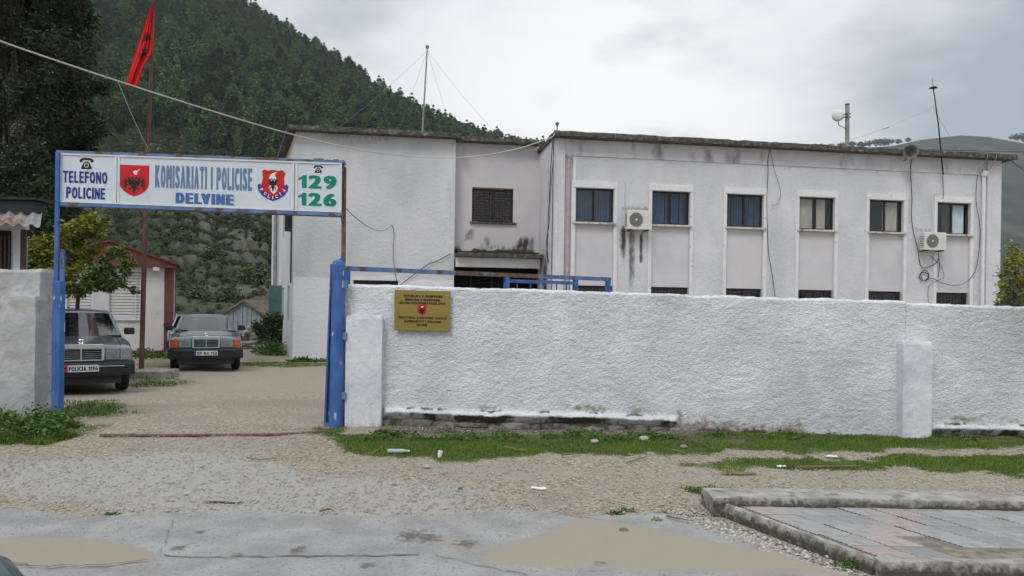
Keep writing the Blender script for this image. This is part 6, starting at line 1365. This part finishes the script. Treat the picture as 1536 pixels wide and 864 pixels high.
    for s_ in (-1, 1): MB(M).prism([(s_ * gw - .02, .595), (s_ * gw + .02, .595), (s_ * gw + .02, .80), (s_ * gw - .02, .80)], f - .04, f + .05).build('grille_surround', 'chrome', c)
    MB(M).box(-gw, gw, f - .035, f + .05, .585, .608).build('grille_surround', 'chrome', c)
    for k_ in range(5): z = .632 + k_ * .034; MB(M).box(-gw + .022, gw - .022, f - .03, f, z, z + .009).build('grille_slat', 'steel', c)
    MB(M).box(-.009, .009, f - .04, f, .60, .80).build('grille_bar', 'chrome', c)
    ring = [(.035 * math.cos(t_ * math.pi / 8), f + .02, .91 + .035 * math.sin(t_ * math.pi / 8)) for t_ in range(17)]
    em = MB(M); em.tube(ring, .005, 5, caps=False)
    for a_ in (90, 210, 330): em.tube([(0, f + .02, .91), (.034 * math.cos(math.radians(a_)), f + .02, .91 + .034 * math.sin(math.radians(a_)))], .004, 4)
    em.tube([(0, f + .02, .87), (0, f + .02, .85)], .006, 4); em.build('bonnet_emblem', 'chrome', c)
    for s_ in (-1, 1):
        x0, x1 = gw + .045, HWD * .90
        hl_ = MB(M).add([(s_ * x0, f + .0, .60), (s_ * (x1 - .14), f + .015, .60), (s_ * (x1 - .14), f + .035, .79), (s_ * x0, f + .02, .795), (s_ * x0, f + .12, .60), (s_ * (x1 - .14), f + .12, .60), (s_ * (x1 - .14), f + .12, .79), (s_ * x0, f + .12, .795)],
                        [(0, 1, 2, 3), (4, 7, 6, 5), (0, 4, 5, 1), (1, 5, 6, 2), (2, 6, 7, 3), (3, 7, 4, 0)]).build('headlight', 'lamp', c, recalc=True, bevel=.006)
        MB(M).disc((s_ * (x0 + .13), f - .002, .70), (0, -1, 0), .062, .004, 14).build('reflector', 'lamp', hl_)
        MB(M).disc((s_ * (x0 + .13), f - .008, .70), (0, -1, 0), .035, .003, 12).build('bulb', 'lamp', hl_)
        MB(M).add([(s_ * (x1 - .135), f + .0, .595), (s_ * (x1 + .03), f + .02, .595), (s_ * (x1 + .025), f + .04, .79), (s_ * (x1 - .135), f + .022, .795), (s_ * (x1 - .135), f + .16, .60), (s_ * (x1 + .055), f + .2, .60), (s_ * (x1 + .05), f + .2, .785), (s_ * (x1 - .135), f + .16, .79)],
                  [(0, 1, 2, 3), (4, 7, 6, 5), (0, 4, 5, 1), (1, 5, 6, 2), (2, 6, 7, 3), (3, 7, 4, 0)]).build('indicator', 'orange' if orange else 'lamp', c, recalc=True, bevel=.006)
    for (y0, y1, nm) in ((f - .10, f + .28, 'front_bumper'), (r - .28, r + .10, 'rear_bumper')):
        s3 = []; n_ = 12; fr2 = nm[0] == 'f'
        for i in range(n_ + 1):
            t_ = i / n_ * 2 - 1; x = t_ * (HWD + .01); pull = .14 * abs(t_) ** 6; yf_ = (y0 + pull) if fr2 else (y1 - pull); yb_ = y1 if fr2 else y0
            s3.append([(x, yf_ + (.02 if fr2 else -.02), .33), (x, yf_, .38), (x, yf_, .52), (x, yf_ + (.03 if fr2 else -.03), .56), (x, yb_, .56), (x, yb_, .33)])
        bo = MB(M).loft(s3).build(nm, 'bumper_dark', c, recalc=True)
        if fr2:
            MB(M).box(-HWD * .8, HWD * .8, y0 - .012, y0 + .01, .49, .505).build('bumper_strip', 'chrome' if not orange else 'bumper_dark', bo)
            MB(M).box(-HWD * .75, HWD * .75, f - .02, f + .2, .20, .335).build('front_apron', 'bumper_dark', c)
    if plate[0]:
        pw, ph, pz = .26, .055, .465; yp = f - .128
        po = MB(M).box(-pw, pw, yp, yp + .02, pz - ph, pz + ph).build('number_plate', 'plate', c, bevel=.003, label='number plate ' + plate[0])
        lt_ = MB(M)
        if plate[1]:
            MB(M).box(-pw, -pw + .045, yp - .002, yp, pz - ph, pz + ph).build('blue_strip', 'plate_blue', po); 
            put_text(lt_, 'OF RO 113', -pw + .065, pw - .02, pz - .035, pz + .035, yp - .0025, .02)
        else:
            MB(M).box(-pw, -pw + .07, yp - .002, yp, pz - ph, pz + ph).build('red_strip', 'ink_red', po); put_text(lt_, 'POLICIA 1196', -pw + .085, pw - .02, pz - .035, pz + .035, yp - .0025, .02)
            eg_ = fit(EAGLE, -pw + .015, -pw + .055, pz - .035, pz + .035); T_ = tessellate_polygon([[Vector((a, b, 0)) for a, b in eg_]]); MB(M).add([(a, yp - .003, b) for a, b in eg_], [tuple(t_) for t_ in T_]).build('eagle', 'ink_black', po)
        lt_.build('lettering', 'ink_black', po)
    for s_ in (-1, 1):
        MB(M).box(min(s_ * .5, s_ * HWD * .9), max(s_ * .5, s_ * HWD * .9), r - .03, r + .012, .62, .80).build('tail_light', 'ink_red', c)
    for y_ in (wf, wr_):
        for s_ in (-1, 1):
            x0, x1 = s_ * (HWD - .23), s_ * (HWD - .03)
            pr = [(.20, 0), (.27, .0), (.305, .02), (WR, .05), (WR, .15), (.305, .18), (.27, .20), (.20, .20)]
            secs = [[(x0 + (x1 - x0) * (o_ / .20), y_ + math.cos(t_ * math.pi / 12) * q_, WR + math.sin(t_ * math.pi / 12) * q_) for q_, o_ in pr] for t_ in range(25)]
            wo = MB(M).loft(secs, caps=False).build('wheel', 'rubber', c, recalc=True)
            MB(M).disc((x1 - s_ * .035, y_, WR), (s_, 0, 0), .205, .012, 20).build('rim', 'rim', wo); MB(M).disc((x0 + s_ * .03, y_, WR), (s_, 0, 0), .20, .01, 16).build('hub', 'black', wo)
    return c
def place(px, py, half): 
    x_, y_ = gnd(px, py); return (x_, y_ + half, float(gz(x_, y_)))
ax, ay, az = place(125, 584, 0)
k1 = at(122, 560, 12.75)
def front_at(px, Yf, rz, L_): k_ = ray(px, 530)[0]; return (k_ * Yf - math.sin(rz) * L_ / 2, Yf + math.cos(rz) * L_ / 2, float(gz(k_ * Yf, Yf + .8)) + .005)
car1 = make_car('slate blue police saloon parked behind the left gate post', front_at(121.5, 12.35, math.radians(32), 4.65), math.radians(32), 'paint_blue', HWD=.80, plate=('POLICIA 1196', False))
k2_ = at(309, 530, 16.9)
car2 = make_car('dark grey saloon with orange indicators parked in the yard', front_at(309, 17.9, math.radians(23), 4.4), math.radians(23), 'paint_grey', L_=4.4, HWD=.835, HH=1.385, plate=('OF RO 113', True), orange=True, wide_grille=.29)
k3 = at(296, 500, 24); car3 = make_car('pale silver car mostly hidden behind the dark grey saloon', front_at(292, 24, math.radians(24), 4.3), math.radians(24), 'paint_silver', L_=4.3, HWD=.83, HH=1.40)
car4 = make_car('dark teal car of which only one rounded corner edges into the near left corner', (-3.56, 1.22, 0), math.radians(-90), 'paint_teal')

# ================================================================== LITTER and small things
R_ = random.Random(21)
x_, y_ = gnd(597, 681); z_ = float(gz(x_, y_)) + .03
b_ = thing('plastic_bottle', 'clear pale plastic bottle lying in the grass by the wall', 'bottle', (x_, y_, z_ - .02), 0)
MB().tube([(x_ - .11, y_, z_), (x_ - .105, y_, z_), (x_ + .05, y_ + .01, z_), (x_ + .08, y_ + .012, z_), (x_ + .105, y_ + .013, z_)], [.014, .023, .023, .015, .010], 10).build('bottle_body', 'litter', b_); MB().tube([(x_ + .105, y_ + .013, z_), (x_ + .12, y_ + .014, z_)], .012, 8).build('cap', 'paper', b_)
x_, y_ = gnd(659, 687); z_ = float(gz(x_, y_)); MB().tube([(x_, y_, z_ + .005), (x_ + .012, y_ + .01, z_ + .075)], .020, 10, .026).build('paper_cup', 'paper', None, 'crumpled white paper cup standing in the grass', 'cup')
x_, y_ = gnd(1352, 659); MB().box(x_ - .12, x_ + .08, y_ - .05, y_ + .05, .0, .05).build('broken_slab', 'pillar_grey', None, 'small pale slab at the foot of the wall buttress', 'slab', bevel=.008)
def flat_bit(px_, py_, w_, h_, m, name, label, cat):
    x_, y_ = gnd(px_, py_); z_ = float(gz(x_, y_)) + .014 + float(near_bump(np.array(x_), np.array(y_))); mb = MB()
    n_ = 6; vs = [(x_ + w_ * (i / n_ - .5), y_ + h_ * (j - .5) + R_.uniform(-.004, .004), z_ + R_.uniform(0, .012) + .006 * j) for j in range(2) for i in range(n_ + 1)]
    vs2 = [(a, b, c - .004) for a, b, c in vs]; k_ = n_ + 1; q = len(vs)
    fs = [(i, i + 1, k_ + i + 1, k_ + i) for i in range(n_)] + [(q + k_ + i, q + k_ + i + 1, q + i + 1, q + i) for i in range(n_)] + [(q + i, q + i + 1, i + 1, i) for i in range(n_)] + [(k_ + i, k_ + i + 1, q + k_ + i + 1, q + k_ + i) for i in range(n_)]
    return mb.add(vs + vs2, fs).build(name, m, None, label, cat)
flat_bit(1247, 686, .13, .05, 'paper', 'paper_scrap', 'white paper scrap on the worn grass before the wall', 'paper')
flat_bit(808, 734, .13, .03, 'paper', 'paper_scrap', 'thin white scrap lying in the middle of the gravel', 'paper')
flat_bit(1172, 702, .09, .03, 'paper', 'paper_scrap', 'small white scrap on the lower grass strip', 'paper')
flat_bit(335, 754, .30, .07, 'concrete', 'flat_stone', 'long flat grey stone set in the gravel near the road', 'stone')
flat_bit(1108, 712, .0 + .35, .05, 'twig', 'bark_strip', 'brown strip of bark at the left end of the lower grass', 'bark')
for px_, py_, r_, lab in ((787, 760, .025, 'dark round stone on the road edge near the sand patch'), (936, 799, .03, 'dark stone on the pale asphalt right of the sand patch'), (690, 735, .016, 'tiny black pebble in the gravel'), (966, 660, .05, 'pale stone in the grass under the footing'), (1025, 672, .035, 'pale stone at the edge of the grass, middle of the wall'), (892, 664, .04, 'white stone in the grass below the plaster lip'), (640, 702, .03, 'white stone on the gravel below the cup')):
    x_, y_ = gnd(px_, py_); z_ = float(gz(x_, y_)) + .015; b = bmesh.new(); bmesh.ops.create_icosphere(b, subdivisions=2, radius=r_)
    for v_ in b.verts: v_.co = Vector((v_.co.x * R_.uniform(1.1, 1.4), v_.co.y, v_.co.z * .7)) + Vector((x_, y_, z_))
    MB().add([tuple(v_.co) for v_ in b.verts], [tuple(v_.index for v_ in f_.verts) for f_ in b.faces]).build('stone', 'stone' if 'dark' in lab or 'black' in lab else 'ruin', None, lab, 'stone'); b.free()
def twig(pts, r_, label):
    P = []
    for px_, py_ in pts: x_, y_ = gnd(px_, py_); P.append((x_, y_, float(gz(x_, y_)) + .02 + float(near_bump(np.array(x_), np.array(y_))) + R_.uniform(0, .012)))
    MB().tube(P, r_, 5, r_ * .5).build('twig', 'twig', None, label, 'twig')
twig([(556, 684), (566, 679), (574, 672)], .008, 'thin dry twig standing in the grass left of the bottle')
twig([(756, 674), (775, 677), (792, 678)], .009, 'brown stick in the grass under the wall, left of centre')
twig([(842, 689), (858, 687), (870, 685)], .011, 'dark stick on the grass edge below the wall')
twig([(940, 697), (955, 692), (970, 687)], .009, 'reddish forked stick on the gravel edge')
twig([(1010, 678), (1030, 684), (1060, 682), (1080, 690)], .006, 'long thin twig lying across the gravel toward the lower grass')
twig([(1195, 703), (1240, 702), (1292, 704)], .012, 'long straight stick along the lower grass strip')
twig([(370, 692), (390, 694), (412, 692)], .007, 'curved twig on the gravel below the gate')
twig([(480, 772), (495, 769), (500, 772)], .010, 'short bent stick at the road edge')
twig([(1000, 778), (1015, 783), (1040, 787)], .009, 'grey stick on the pale asphalt by the kerb')
# ================================================================== HAZE
hz = MB().box(-1900, 1900, -680, 1400, -3, 306).build('haze', 'dark', kind='stuff')
hm_ = bpy.data.materials.new('haze'); hm_.use_nodes = True; hn = hm_.node_tree; hn.nodes.clear(); ho = hn.nodes.new('ShaderNodeOutputMaterial'); pv = hn.nodes.new('ShaderNodeVolumePrincipled')
pv.inputs['Color'].default_value = (.84, .91, 1, 1); pv.inputs['Density'].default_value = .00018; pv.inputs['Anisotropy'].default_value = .1
hn.links.new(pv.outputs[0], ho.inputs['Volume']); hz.data.materials.clear(); hz.data.materials.append(hm_); hz['label'] = 'thin damp haze filling the valley air'; hz['category'] = 'haze'
hz.visible_shadow = True
